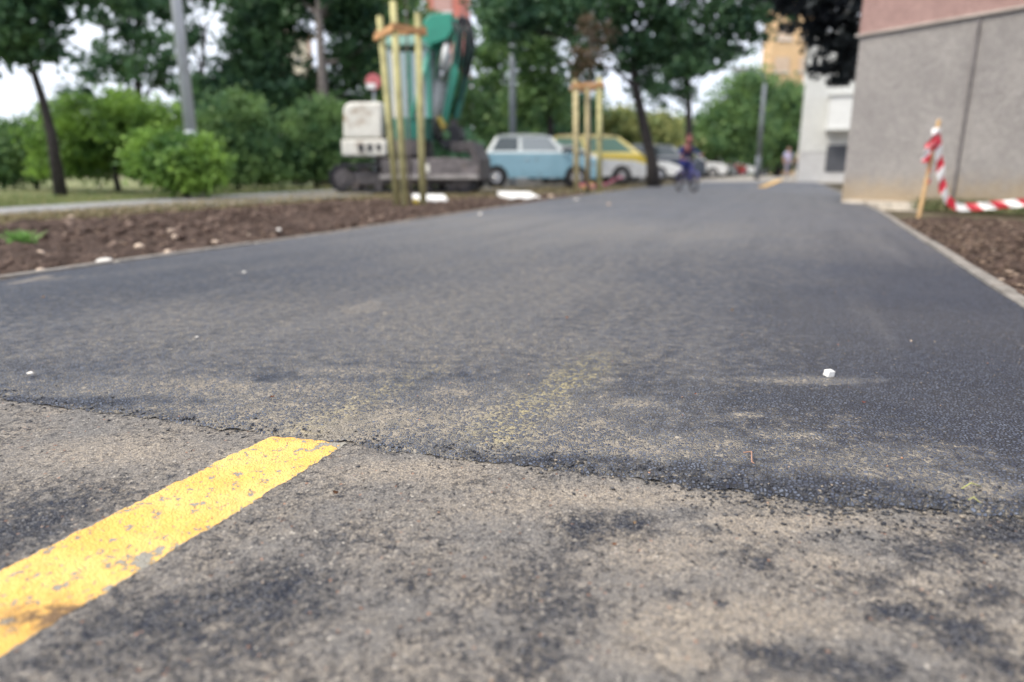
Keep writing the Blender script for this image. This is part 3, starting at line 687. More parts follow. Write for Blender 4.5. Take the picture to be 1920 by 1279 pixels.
tree('broadleaf_tree', 'rounded yellowish green tree in front of the peach tower', 'tree', off(1460, 50), [(1460, 270), (1460, 220)], 50, .25,
     [(1450, 215, 50, 45, 0), (1470, 250, 50, 45, 0), (1430, 250, 45, 45, 0), (1480, 190, 30, 34, 0), (1450, 285, 60, 26, 0), (1415, 170, 32, 36, 0)], 14000, .28, .36, 'mid', 57)
tree('broadleaf_tree', 'distant dark green tree closing the view beyond the cars', 'tree', off(1220, 62), [(1220, 290), (1220, 260)], 62, .3,
     [(1120, 270, 70, 36, 0), (1210, 280, 80, 30, 0), (1300, 285, 70, 24, 0), (1020, 275, 70, 36, 0), (1400, 270, 70, 36, 0), (1470, 280, 60, 30, 0)], 13000, .4, .5, 'blue', 58)
# --- dark foliage hanging in beside the grey building; its trunk stands behind the corner
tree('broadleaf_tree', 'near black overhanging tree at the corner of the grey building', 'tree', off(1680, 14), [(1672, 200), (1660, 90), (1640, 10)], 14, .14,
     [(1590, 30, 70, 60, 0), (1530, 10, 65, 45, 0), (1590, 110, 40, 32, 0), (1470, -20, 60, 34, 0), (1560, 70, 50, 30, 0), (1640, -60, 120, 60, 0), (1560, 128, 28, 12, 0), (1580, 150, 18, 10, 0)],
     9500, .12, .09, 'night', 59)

# --- far belt of wood low behind everything (reads as one mass)
bl = []
r0 = random.Random(4)
for k in range(60):
    x = -75 + k * 2.2; bl.append((x, 78 + r0.uniform(-4, 6), r0.uniform(1.2, 2.4), 3.2, 2.5, r0.uniform(1.6, 2.8)))
o = leaf_mesh('distant_wood', bl, 26000, .6, .7, LEAF['blue'], 77, None); tag(o, 'low belt of distant green wood closing off the lawn and car park', 'wood', kind='stuff')

# --- grass and weeds
def blades(name, P_, h, w_, mat_, seed, lean=.35):
    r_ = np.random.default_rng(seed); n = len(P_)
    a = r_.uniform(0, 6.28, n); d_ = np.stack([np.cos(a), np.sin(a), np.zeros(n)], 1)
    H_ = (h * r_.uniform(.4, 1.3, n))[:, None]
    l_ = r_.normal(size=(n, 3)) * lean; l_[:, 2] = 1; tip = P_ + l_ * H_
    mid_ = P_ + l_ * H_ * .5 + np.array([0, 0, .1]) * H_
    v = np.stack([P_ - d_ * w_, P_ + d_ * w_, mid_ + d_ * w_ * .7, tip, mid_ - d_ * w_ * .7], 1).reshape(-1, 3)
    return link_mesh(name, np_mesh(name, v, np.arange(n * 5).reshape(-1, 5)), mat_)
GRASS = m_island('grass_blade', [(0, (0.08, 0.15, 0.045)), (.4, (0.15, 0.21, 0.07)), (.75, (0.28, 0.27, 0.12)), (1, (0.42, 0.36, 0.20))], .8, .2)
N = 52000
x = rng.uniform(-16, -2.2, N); y = lawn_y0(x) + rng.exponential(3.0, N); pz = np.full(N, -0.03)
o = blades('grass', np.stack([x, y, pz], 1), .055, .006, GRASS, 1); tag(o, 'short patchy green and straw coloured grass of the lawn', 'grass', kind='stuff')
# dry straw strip between the narrow path and the soil, and around the stakes and the blue car
N = 26000
px = rng.uniform(-200, 1320, N)
topy = np.interp(px, [-200, 0, 320, 640, 760, 900, 1040, 1200, 1330], [432, 414, 390, 366, 366, 362, 353, 347, 338]); wy = np.interp(px, [-200, 640, 900, 1100, 1330], [7, 9, 11, 13, 5])
py = topy + rng.normal(0, 1, N) * wy * .5
pts = np.array([g(a, b, -0.02)[:] for a, b in zip(px, py)])
pts = pts[pts[:, 0] < Lx(pts[:, 1]) - 0.08]
DRY = m_island('dry_grass', [(0, (0.11, 0.14, 0.05)), (.35, (0.24, 0.20, 0.10)), (.8, (0.38, 0.30, 0.19)), (1, (0.46, 0.38, 0.26))], .85, .2)
o = blades('dry_grass', pts, .05, .006, DRY, 2, .8); tag(o, 'straw coloured dry grass along the top of the dug soil', 'grass', kind='stuff')
# weeds at the foot of the wall on the right
N = 1500
tt_ = rng.uniform(1.15, 2.6, N); nw = rng.normal(0, .10, N) - .16
wx = WA.x + wdir.x * tt_ * 1.0; wy_ = WA.y + wdir.y * tt_
WN = Vector((wdir.y, -wdir.x, 0))      # towards the camera side
P_ = np.stack([wx + WN.x * np.abs(nw), wy_ + WN.y * np.abs(nw), np.full(N, -0.03)], 1)
P_ = P_[(fbm(P_[:, 0], P_[:, 1], 3, 2, 3) + tt_ * .12) > .53]
o = blades('weeds', P_, .14, .006, m_island('weed_blade', [(0, (0.06, 0.10, 0.04)), (.6, (0.15, 0.18, 0.08)), (1, (0.33, 0.29, 0.17))], .8, .2), 3, .5); tag(o, 'thin weeds growing along the foot of the grey wall', 'weeds', kind='stuff')
# a single weed in the left soil
wp = g(45, 452)
P_ = np.stack([wp.x + rng.normal(0, .03, 160), wp.y + rng.normal(0, .03, 160), np.full(160, -0.01)], 1)
o = blades('weed', P_, .07, .007, LEAF['bright'], 4, .7); tag(o, 'small bright green weed growing in the dug soil at the left edge', 'plant')
# leaf litter and wood chips
CHIP = m_island('litter_chip', [(0, (0.06, 0.042, 0.034)), (.6, (0.12, 0.085, 0.065)), (.9, (0.30, 0.21, 0.15)), (1, (0.50, 0.40, 0.31))], .85, .2)
CLOD = m_island('soil_clod', [(0, (0.055, 0.038, 0.031)), (.6, (0.12, 0.083, 0.067)), (1, (0.21, 0.155, 0.125))], .95, .1)
y = rng.uniform(1.6, 6.5, 700); x = Rx(y) + .10 + rng.exponential(.7, 700); xl_y = rng.uniform(2.2, 12, 1500); xl = Lx(xl_y) - .09 - rng.random(1500) * np.minimum(Lx(xl_y) - left_far(xl_y), 5)
o = grains('soil_clods', np.concatenate([np.stack([x, y, x * 0 - .015], 1), np.stack([xl, xl_y, xl * 0 - .015], 1)]), np.concatenate([rng.uniform(.012, .042, 700), rng.uniform(.012, .05, 1500)]), CLOD, 15, .8); tag(o, 'loose brown clods of soil heaped in both beds', 'soil', kind='stuff')
N = 2600
y = rng.uniform(1.6, 6.3, N); x = Rx(y) + .09 + rng.exponential(.5, N)
z = -0.005 + rng.uniform(-.02, .03, N)
o = grains('leaf_litter', np.stack([x, y, z], 1), rng.uniform(.005, .022, N), CHIP, 11, .35); tag(o, 'pale wood chips and dry leaves strewn over the soil by the wall', 'litter', kind='stuff')
N = 2600
y = rng.uniform(2.2, 11, N); wd = np.minimum(Lx(y) - left_far(y), 5); x = Lx(y) - .07 - rng.random(N) ** 1.7 * wd
z = -0.008 + rng.uniform(-.02, .03, N)
o = grains('soil_crumbs', np.stack([x, y, z], 1), rng.uniform(.004, .017, N), CHIP, 12, .6); tag(o, 'pale crumbs and chips scattered over the left soil bed', 'litter', kind='stuff')
# ================================================================= BUILDINGS
def obox(mb, o_, ex, ey, x0, x1, y0, y1, z0, z1):
    """box on axes ex, ey from origin o_"""
    P = [o_ + ex * a + ey * b + Vector((0, 0, c)) for c in (z0, z1) for a, b in ((x0, y0), (x1, y0), (x1, y1), (x0, y1))]
    v = [mb.bm.verts.new(p) for p in P]
    for f in ((3, 2, 1, 0), (4, 5, 6, 7), (0, 1, 5, 4), (1, 2, 6, 5), (2, 3, 7, 6), (3, 0, 4, 7)): mb.bm.faces.new([v[i] for i in f])
def m_render(name, c, c2, stain=None, bump=.012):
    t = NT(name); n = t.noise(1.1, 6, .6); n2 = t.noise(55, 5, .7); n3 = t.noise(6, 6, .65)
    cc = t.mix(t.map(n, .3, .7), c, c2); cc = t.mix(t.map(n3, .45, .75, 0, .35), cc, tuple(q * .7 for q in c))
    cc = t.mix(t.map(n2, .35, .65, 0, .22), cc, tuple(min(1, q * 1.5) for q in c2))
    cc = t.mix(t.map(t.noise(17, 4, .65), .42, .62, 0, .28), cc, tuple(q * .66 for q in c)); cc = t.mix(t.map(t.noise(2.6, 7, .7, dist=1.0), .55, .7, 0, .30), cc, tuple(min(1, q * 1.35) for q in c2))
    if stain:
        s_ = t.n('ShaderNodeSeparateXYZ'); t.l(t.coord(), s_.inputs[0])
        k = t.math('ADD', s_.outputs[2], t.math('MULTIPLY', t.math('SUBTRACT', n3, .5), .5))
        cc = t.mix(t.map(k, .5, .05, 0, .75), cc, stain)
    t.set(Base_Color=cc, Roughness=.95); t.p.inputs['Specular IOR Level'].default_value = .2
    t.bump(t.math('ADD', t.math('MULTIPLY', n2, 1.6), t.math('ADD', n3, t.noise(18, 4, .6))), bump * 1.8); return t.m
M_GREY = m_render('rough_grey_render', (.33, .308, .298), (.45, .42, .398), (.46, .35, .22))
M_PINK = m_render('pink_render', (.42, .27, .245), (.50, .335, .305))
M_JOINT = mat('dark_joint_strip', (.17, .155, .155), .9, var=.3, scale=9)  # dark grey of the joint itself
M_TRIM = mat('sheet_metal_drip', (.42, .36, .32), .6, var=.2, scale=5)
M_BASE = mat('pale_footing', (.56, .50, .42), .9, var=.2, scale=9, dirt=.3)
ex = Vector((wdir.x, wdir.y, 0)).normalized(); ey = Vector((-ex.y, ex.x, 0))
if ey.y < 0: ey = -ey                                     # ey points away from the camera
W0 = Vector((WA.x, WA.y, 0))
bandz = at(1602, 69, WA.y).z
gb = empty('grey_building', W0); tag(gb, 'rough grey rendered building with a pink upper storey at the right of the path', 'building')
O = Vector((0, 0, 0))
side = Vector((0.0, 1, 0))
mb = MB(); obox(mb, O, ex, ey, 0, 14, 0, 3.4, -.2, bandz); mb.build('wall', M_GREY, gb)
mb = MB(); obox(mb, O, ex, ey, -.012, 14, -.012, 3.41, bandz + .03, 7.5); mb.build('upper_wall', M_PINK, gb)
mb = MB(); obox(mb, O, ex, ey, -.035, 14.01, -.045, 3.42, bandz, bandz + .028); mb.build('drip_strip', M_TRIM, gb)
jx = (at(1786, 372, WA.y).x - WA.x)
# position of the vertical joint along the wall, from its foot
rj = ray(1786, 380); jt = (W0.y * rj.x / rj.y - W0.x) / (ex.x - ex.y * rj.x / rj.y)
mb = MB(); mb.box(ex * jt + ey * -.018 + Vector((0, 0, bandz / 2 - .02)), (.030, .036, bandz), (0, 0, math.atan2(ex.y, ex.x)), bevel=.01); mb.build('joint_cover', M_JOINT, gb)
mb = MB(); obox(mb, O, ex, ey, .16, 1.25, -.22, -.002, -.2, .045); mb.build('footing', M_BASE, gb)
mb = MB(); obox(mb, O, ex, ey, -.15, 14.1, -.15, 3.6, 7.5, 7.7); mb.build('roof', M_TRIM, gb)

# --- white building beyond it
M_WHITE = m_render('white_render', (.68, .69, .67), (.76, .77, .74))
M_WHITE2 = mat('white_panel', (.72, .73, .72), .6, var=.05)
M_GREYB = m_render('grey_plinth_render', (.55, .55, .56), (.62, .62, .62))
Yw = 27
c0 = at(1497, 318, Yw); wb = empty('white_building', (c0.x, Yw, 0)); tag(wb, 'white building with an enclosed balcony beyond the grey corner', 'building')
fx = Vector((.93, -.37, 0)).normalized(); fy = Vector((.37, .93, 0)).normalized()
topz = at(1510, 75, Yw).z
plz = at(1500, 285, Yw).z
mb = MB(); obox(mb, O, fx, fy, 0, 16, 0, 10, plz, topz); mb.build('wall', M_WHITE, wb)
mb = MB(); obox(mb, O, fx, fy, .02, 15.98, .02, 9.9, -.2, plz); mb.build('plinth', M_GREYB, wb)
mb = MB(); obox(mb, O, fx, fy, -.15, 16.1, -.15, 10.1, topz, topz + .18); mb.build('roof', M_WHITE2, wb)
def zq(py): return at(1550, py, Yw - .4).z
bx0 = (at(1537, 300, Yw).x - c0.x) / fx.x; bx1 = (at(1612, 300, Yw).x - c0.x) / fx.x
bal = MB(); obox(bal, O, fx, fy, bx0, bx1, -.55, -.002, zq(242), zq(182)); balo = bal.build('balcony', M_WHITE2, wb)
mb = MB(); obox(mb, O, fx, fy, bx0 - .06, bx1 + .06, -.62, -.003, zq(246), zq(242)); mb.build('balcony_base', M_WHITE, balo)
mb = MB(); obox(mb, O, fx, fy, bx0 - .06, bx1 + .06, -.62, -.003, zq(182), zq(178)); mb.build('balcony_rail', M_WHITE, balo)
wx0 = (at(1541, 300, Yw).x - c0.x) / fx.x; wx1 = (at(1584, 300, Yw).x - c0.x) / fx.x
mb = MB(); obox(mb, O, fx, fy, wx0, wx1, -.02, -.003, zq(322), zq(272)); dr = mb.build('garage_door', mat('dark_grey_door', (.07, .075, .09), .5), wb)
mb = MB()
for k in range(1, 5): z_ = zq(322) + (zq(272) - zq(322)) * k / 5; obox(mb, O, fx, fy, wx0 + .03, wx1 - .03, -.034, -.021, z_, z_ + .03)
mb.build('door_rib', mat('door_rib_grey', (.13, .135, .15), .5), dr)
for zz0, zz1 in ((150, 118),):
    mb = MB(); obox(mb, O, fx, fy, bx0 + .2, bx1 - .3, -.015, -.003, zq(zz0), zq(zz1)); f = mb.build('window', glass(), wb)
    mb = MB(); obox(mb, O, fx, fy, bx0 + .12, bx1 - .22, -.03, -.004, zq(zz0) - .08, zq(zz0) - .003); mb.build('sill', M_WHITE2, f)

def block(name, label, px0, px1, pytop, Y, wallmat, depth=14, storeys=6, bays=5, winmat=None, roofmat=None, band=None, tilt=0.0):
    a = at(px0, 318, Y); b = at(px1, 318, Y); W_ = b.x - a.x; H_ = at(px0, pytop, Y).z
    root = empty(name, (a.x, Y, 0), tilt); tag(root, label, 'building')
    X1, Y1 = Vector((1, 0, 0)), Vector((0, 1, 0))
    m1 = MB(); obox(m1, O, X1, Y1, 0, W_, 0, depth, -.5, H_); m1.build('wall', wallmat, root)
    m1 = MB(); obox(m1, O, X1, Y1, -.3, W_ + .3, -.3, depth + .3, H_, H_ + .4); m1.build('roof', roofmat or wallmat, root)
    if band:
        m1 = MB(); obox(m1, O, X1, Y1, -.05, W_ + .05, -.06, -.003, H_ * band[0], H_ * band[1]); m1.build('painted_band', band[2], root)
    for i in range(storeys):
        for j in range(bays):
            cx_ = W_ * (j + .5) / bays; cz_ = H_ * (i + .55) / storeys
            m1 = MB(); obox(m1, O, X1, Y1, cx_ - .75, cx_ + .75, -.09, -.07, cz_ - .7, cz_ + .7); f = m1.build('window', winmat or glass(), root)
            m1 = MB(); obox(m1, O, X1, Y1, cx_ - .85, cx_ + .85, -.16, -.075, cz_ - .8, cz_ - .705); m1.build('sill', M_WHITE2, f)
    return root
M_PEACH = m_render('peach_render', (.74, .49, .27), (.80, .55, .32)); M_SALMON = m_render('salmon_render', (.60, .20, .16), (.66, .26, .20)); M_CREAM = m_render('cream_render', (.68, .64, .48), (.72, .68, .54))
M_PW = mat('pale_window', (.62, .47, .34), .4)
block('tower_block', 'tall peach coloured block of flats far beyond the end of the path', 1426, 1514, -160, 75, M_PEACH, depth=2.5, storeys=8, bays=2, winmat=M_PW)
block('tower_block', 'grey white block beside the peach tower, half hidden by dark leaves', 1510, 1640, 66, 66, M_WHITE, depth=2.5, storeys=4, bays=3)
block('apartment_block', 'salmon red building seen above the excavator arm', 806, 868, -140, 60, M_SALMON, storeys=5, bays=1, winmat=mat('salmon_window', (.5, .3, .26), .4))
block('apartment_block', 'cream building glimpsed through the tree left of the pale trunk', 540, 590, 66, 70, M_CREAM, depth=2.0, storeys=4, bays=1, winmat=mat('cream_window', (.6, .57, .45), .4))
# ================================================================= LAMP POSTS
GALV = mat('galvanised_steel', (.50, .53, .58), .55, .0, var=.12, scale=3)
def lamp_post(label, pxb, Y, r0_, r1_, h, arm=1.2, head=True, GALV=GALV):
    b = off(pxb, Y); b.z = -.05
    root = empty('lamp_post', b); tag(root, label, 'lamp post', 'grey steel lamp posts')
    mb = MB(); mb.cyl((0, 0, 0), (0, 0, 1.1), r0_ * 1.25, r0_ * 1.2, 20); mb.cyl((0, 0, 1.1), (0, 0, 1.18), r0_ * 1.2, r0_, 20); mb.cyl((0, 0, 1.18), (0, 0, h), r0_, r1_, 20); mb.build('pole', GALV, root, True)
    mb = MB(); mb.tube([(0, 0, h - .05), (arm * .1, 0, h + .35), (arm * .5, 0, h + .6), (arm, 0, h + .65)], .035, 8); mb.build('arm', GALV, root, True)
    mb = MB(); sg_ = 1 if arm > 0 else -1; mb.box((arm + .3 * sg_, 0, h + .64), (.75, .26, .13), bevel=.05); lh = mb.build('lamp_head', mat('lamp_head_grey', (.35, .36, .38), .4), root)
    mb = MB(); mb.box((arm + .32 * sg_, 0, h + .565), (.5, .2, .03), bevel=.01); mb.build('lens', mat('lamp_lens', (.6, .6, .58), .2), lh)
    mb = MB(); mb.box((0, -r0_ * 1.22, .65), (.1, .02, .35), bevel=.005); mb.build('hatch', GALV, root)
lamp_post('thick grey lamp post rising behind the rounded bush on the left', 363, 12.6, .10, .075, 6.5)
lamp_post('grey lamp post between the excavator and the pale blue car', 961, 21.6, .095, .08, 6.0, GALV=mat('mid_grey_post', (.30, .33, .37), .6, var=.1))
lamp_post('farthest grey lamp post, standing before the green trees left of the white building', 1422, 33, .10, .08, 4.3, arm=-.9, GALV=mat('dull_grey_post', (.17, .19, .22), .7, var=.1))

# ================================================================= TREE STAKES
WOOD = mat('treated_pine', (.44, .41, .20), .85, var=.25, scale=7, dirt=.15, bump=.004)
WOOD2 = mat('treated_pine_paler', (.48, .41, .23), .85, var=.25, scale=7, dirt=.15, bump=.004)
RAIL = mat('orange_brown_plank', (.50, .27, .12), .8, var=.25, scale=9, bump=.003)
def stakes(label, posts, Y, rails_z, r, ydep, mats, sap_px, leaf_n, seed):
    """posts: (foot px, top px, top py, dY)"""
    c = off(sum(p[0] for p in posts) / len(posts), Y); c.z = -.08
    root = empty('tree_stake_frame', c); tag(root, label, 'tree stakes', 'wooden stake frames around young trees')
    tops = []; feet = []
    for (fx_, tx, ty, dY), m_ in zip(posts, mats):
        f = Vector(gy(fx_, Y + dY, -.12)) - c; t_ = at(tx, ty, Y + dY) - c
        mb = MB(); mb.cyl(f, t_, r, r * .93, 16); top = t_ + (t_ - f).normalized() * .012; mb.cyl(t_, top, r * .93, r * .75, 16)
        mb.build('post', m_, root, True); tops.append(t_); feet.append(f)
    for zr in rails_z:
        for i in range(3):
            a, b = i, (i + 1) % 3
            def pt(k): 
                q = (zr - c.z - feet[k].z) / (tops[k].z - feet[k].z); return feet[k].lerp(tops[k], q)
            A_, B_ = pt(a), pt(b); d_ = (B_ - A_); n_ = Vector((-d_.y, d_.x, 0)).normalized(); cen = (feet[0] + feet[1] + feet[2]) / 3
            if (A_ - cen).dot(n_) < 0: n_ = -n_
            A2 = A_ - d_.normalized() * .09 + n_ * (r + .012); B2 = B_ + d_.normalized() * .09 + n_ * (r + .012)
            mid_ = (A2 + B2) / 2; mid_.z += .03 * (i - 1)
            e_ = B2 - A2
            mb = MB(); mb.box(mid_, (e_.length, .024, .085), (0, -math.asin(max(-1, min(1, e_.z / e_.length))) + .04 * (i - 1), math.atan2(e_.y, e_.x)), bevel=.004); mb.build('rail', RAIL, root)
    return root, c
Y1_ = 9.6
stakes('tall three post stake frame in front of the excavator', [(742, 712, 32, .1), (757, 737, 4, -.28), (791, 783, 26, .02)], Y1_, (at(740, 60, Y1_).z,), .048, .5, (WOOD, WOOD, WOOD), 745, 0, 1)
tb = off(768, 9.75); tb.z = -.05
tree('sapling', 'thin young tree tied inside the stakes in front of the excavator', 'tree', tb, [(766, 250), (764, 120), (762, 10), (762, -90)], 9.75, .016, [(762, -60, 60, 38, 0), (740, -10, 26, 16, 0), (790, -30, 34, 26, 0)], 900, .09, .10, 'mid', 301, bark=BARK_PALE)
Y2_ = 15.2
stakes('farther three post stake frame in front of the yellow car', [(1083, 1079, 150, 0), (1104, 1102, 168, .45), (1126, 1124, 146, -.05)], Y2_, (at(1100, 163, Y2_).z,), .062, .5, (WOOD2, WOOD2, WOOD), 1100, 0, 2)
tb = off(1104, 15.3)
tree('sapling', 'young tree with sparse brownish leaves tied inside the farther stakes', 'tree', tb, [(1104, 250), (1106, 150), (1108, 70), (1110, 20)], 15.3, .02, [(1100, 90, 34, 30, 0), (1120, 50, 36, 30, 0), (1085, 125, 20, 16, 0)], 620, .09, .09, 'brown', 302, bark=BARK_PALE)

# ================================================================= WHITE BOARDS, LITTER, STONES
FOAM = mat('white_foam_board', (.80, .79, .76), .7, var=.04, dirt=.1, dirtcol=(.5, .45, .38))
def board(label, pxc, pyc, w_, d_, h, rz, tilt, name='foam_board'):
    p = g(pxc, pyc); mb = MB(); mb.box((0, 0, h / 2), (w_, d_, h), None, bevel=.008)
    o = mb.build(name, FOAM); o.location = (p.x, p.y, -.035); o.rotation_euler = (tilt, R(1.5), rz); tag(o, label, 'board', 'white boards left on the soil'); return o
board('white board lying on the soil right behind the tall stakes', 806, 374, .52, .62, .075, R(12), R(6))
board('white board lying in front of the rear wheel of the blue car', 974, 369, .62, .62, .07, R(20), R(9))
YB = mat('yellow_plastic', (.72, .55, .08), .5)
p = g(780, 381); mb = MB(); mb.box((0, 0, .035), (.09, .06, .07), bevel=.012); mb.cyl((0, 0, .068), (0, 0, .085), .018, .016, 12)
o = mb.build('yellow_canister', YB); o.location = (p.x, p.y, -.02); tag(o, 'tiny yellow plastic piece at the foot of the tall stakes', 'litter')
bagc = g(1103, 354); mb = MB(); mb.ball((0, 0, .09), (.15, .12, .11), u=14, v=10); mb.cyl((0, 0, .17), (.02, 0, .24), .03, .055, 10)
for v in mb.bm.verts: v.co += Vector((math.sin(v.co.z * 60 + v.co.x * 40), math.cos(v.co.x * 55 + v.co.z * 30), 0)) * .008
o = mb.build('plastic_bag', mat('orange_bag_plastic', (.75, .45, .12), .4), None, True); o.location = (bagc.x, bagc.y, -.03); tag(o, 'orange yellow plastic bag at the foot of the farther stakes', 'bag')

def stone_mesh(seed, size, flat=.6):
    r_ = random.Random(seed); bm = bmesh.new()
    bmesh.ops.create_icosphere(bm, subdivisions=2, radius=1)
    dirs = [Vector((r_.uniform(-1, 1), r_.uniform(-1, 1), r_.uniform(-1, 1))).normalized() for _ in range(9)]
    for v in bm.verts:
        k = 1.0
        for d_ in dirs:
            q = v.co.normalized().dot(d_)
            if q > .72: k = min(k, .72 / q)
        v.co = Vector((v.co.x * k * size, v.co.y * k * size * .75, v.co.z * k * size * flat))
    return bm
def stone(label, px, py, size, m_, seed, z=0.0, group=None, flat=.6, name='stone', cat='stone'):
    p = g(px, py); o = from_bm(name, stone_mesh(seed, size, flat), m_); o.location = (p.x, p.y, z + size * flat * .55); o.rotation_euler = (0, 0, seed)
    tag(o, label, cat, group); return o
PALE = mat('pale_rubble', (.55, .43, .33), .9, var=.15, scale=20); WHT = mat('chalk_white', (.70, .66, .60), .8, var=.06, scale=20); RUST = mat('brick_red_bit', (.36, .17, .11), .9, var=.2, scale=20)
S = 'pale stones lying in the left soil bed'
stone('pale stone in the left soil bed, upper one of the close pair', 320, 436, .034, PALE, 1, group=S)
stone('pale stone in the left soil bed, lower one of the close pair', 328, 447, .030, PALE, 2, group=S)
stone('largest pinkish stone in the left soil bed, below the close pair', 262, 466, .036, PALE, 3, group=S)
stone('flat pale stone pressed against the left edge of the asphalt', 195, 491, .045, WHT, 4, group=S, flat=.3)
stone('pale flat stone nearest the camera at the left asphalt edge', 78, 511, .036, PALE, 5, group=S, flat=.4)
stone('small pale stone just inside the soil edge, right of the flat one', 315, 475, .024, PALE, 6, group=S)
stone('small pale stone at the soil edge farther along, alone', 403, 457, .028, PALE, 7, group=S)
stone('tiny white stone on the soil about halfway to the stakes', 523, 434, .028, WHT, 8, group=S)
stone('greenish pale stone below the small weed in the soil', 77, 478, .03, PALE, 9, group=S)
stone('small stone at the top of the soil beside the straw grass', 133, 409, .034, PALE, 10, group=S)
stone('white bit of litter on the lawn left of the rounded bush', 188, 350, .11, WHT, 11, flat=.4, name='litter_piece', cat='litter')
stone('pinkish stone on the soil right of the second white board', 1033, 370, .06, PALE, 12, flat=.5, group=S)
P2 = 'small pale pebbles scattered on the new asphalt'
stone('pair sized white pebble at the left edge of the new asphalt by the board', 1080, 377, .05, WHT, 13, .01, P2, .4)
stone('pale pebble on the new asphalt below the tall stakes', 901, 405, .028, WHT, 14, .01, P2)
stone('pale pebble on the asphalt before the young cyclist', 1141, 386, .03, PALE, 15, .01, P2)
stone('tiny white pebble alone on the left of the new asphalt', 370, 641, .0052, WHT, 16, .012, P2)
stone('tiny pale pebble on the asphalt near the right edge strip', 1707, 648, .004, PALE, 17, .012, P2)
stone('tiny pebble in the middle distance left of centre', 459, 517, .011, WHT, 18, .012, P2)
stone('white rounded chip at the far left just beyond the seam', 58, 710, .0085, WHT, 19, .010, None, .55, 'white_chip', 'chip')
p = g(1553, 714); mb = MB(); mb.box((0, 0, .0052), (.019, .015, .014), (.12, .08, .2), bevel=.0012)
o = mb.build('white_cube', mat('white_cube_foam', (.82, .80, .76), .7, var=.05, scale=60)); o.location = (p.x, p.y, .0125); o.rotation_euler = (0, 0, R(12)); tag(o, 'small white cube of foam lying on the dark asphalt at right', 'chip')
BROWN = mat('dry_leaf_brown', (.22, .11, .06), .8, var=.35, scale=60)
def leaf_bit(label, px, py, L_, z, seed, m_=BROWN, curl=.35):
    r_ = random.Random(seed); bm = bmesh.new(); n = 7; rows = []
    for i in range(n):
        u = i / (n - 1) * 2 - 1; w_ = L_ * .30 * (1 - abs(u) ** 1.6) * (1 + .35 * r_.uniform(-1, 1)) + L_ * .015
        zc = L_ * curl * u * u + r_.uniform(0, .06) * L_
        rows.append([bm.verts.new((u * L_ / 2, -w_, zc + w_ * .8)), bm.verts.new((u * L_ / 2, 0, zc)), bm.verts.new((u * L_ / 2, w_, zc + w_ * .9 * r_.uniform(.5, 1.3)))])
    for a_, b_ in zip(rows, rows[1:]):
        for k in range(2): bm.faces.new((a_[k], b_[k], b_[k + 1], a_[k + 1]))
    bmesh.ops.solidify(bm, geom=bm.faces[:], thickness=L_ * .03)
    o = from_bm('dry_leaf', bm, m_, None, True); p = g(px, py); o.location = (p.x, p.y, z); o.rotation_euler = (0, 0, seed * 1.3); tag(o, label, 'leaf'); return o
leaf_bit('curled brown leaf scrap on the old asphalt right of the yellow line', 630, 930, .0115, .003, 2)
leaf_bit('small orange brown leaf scrap just beyond the seam above the yellow line', 512, 756, .011, .0125, 3, mat('leaf_orange', (.45, .20, .09), .8, var=.3, scale=60), .2)
leaf_bit('orange scrap of leaf on the old asphalt below the dark oil spots', 1152, 1026, .0075, .003, 5, mat('leaf_orange', (.45, .20, .09)))
leaf_bit('pale tan scrap on the dark oil spot right of centre', 1190, 986, .007, .003, 6, mat('leaf_tan', (.55, .38, .22), .8, var=.2, scale=60))
leaf_bit('reddish scrap of leaf at the right part of the new asphalt', 1618, 766, .009, .012, 7, mat('leaf_red', (.40, .14, .09), .8, var=.2, scale=60))
leaf_bit('rusty scrap of leaf in the middle of the new asphalt', 1303, 750, .007, .012, 8, mat('leaf_red', (.40, .14, .09)))
leaf_bit('faint orange leaf scrap far up the middle of the path', 1063, 604, .014, .012, 9, mat('leaf_orange', (.45, .20, .09)))
leaf_bit('tan leaf scrap right of the middle far up the path', 1372, 589, .012, .012, 10, mat('leaf_tan', (.55, .38, .22)))
leaf_bit('pale leaf scrap at the left edge of the path, far side', 82, 565, .018, .012, 11, mat('leaf_tan', (.55, .38, .22)))
a_ = g(1392, 868); b_ = g(1413, 888); mb = MB(); mb.tube([(a_.x, a_.y, .018), (a_.x + .012, a_.y - .003, .021), (b_.x - .003, b_.y + .004, .018), (b_.x, b_.y, .017)], [.0009, .0011, .001, .0005], 6)
o = mb.build('twig', mat('twig_brown', (.40, .23, .16), .8, var=.2, scale=80), None, True); tag(o, 'thin reddish twig lying across the seam at right', 'twig')
# grass stalks on the muddy patch at right
for k, (pa_, pb_) in enumerate((((1800, 933), (1838, 929)), ((1812, 955), (1836, 962)))):
    a_ = g(*pa_); b_ = g(*pb_); mb = MB(); mb.tube([(a_.x, a_.y, .014), ((a_.x + b_.x) / 2, (a_.y + b_.y) / 2 + .003, .02), (b_.x, b_.y, .014)], [.0008, .0009, .0003], 5)
    o = mb.build('grass_stalk', mat('stalk_green', (.36, .36, .12), .8), None, True); tag(o, ('yellow green grass stalk lying on the muddy patch at right', 'pale grass stalk just below the muddy patch at right')[k], 'stalk')

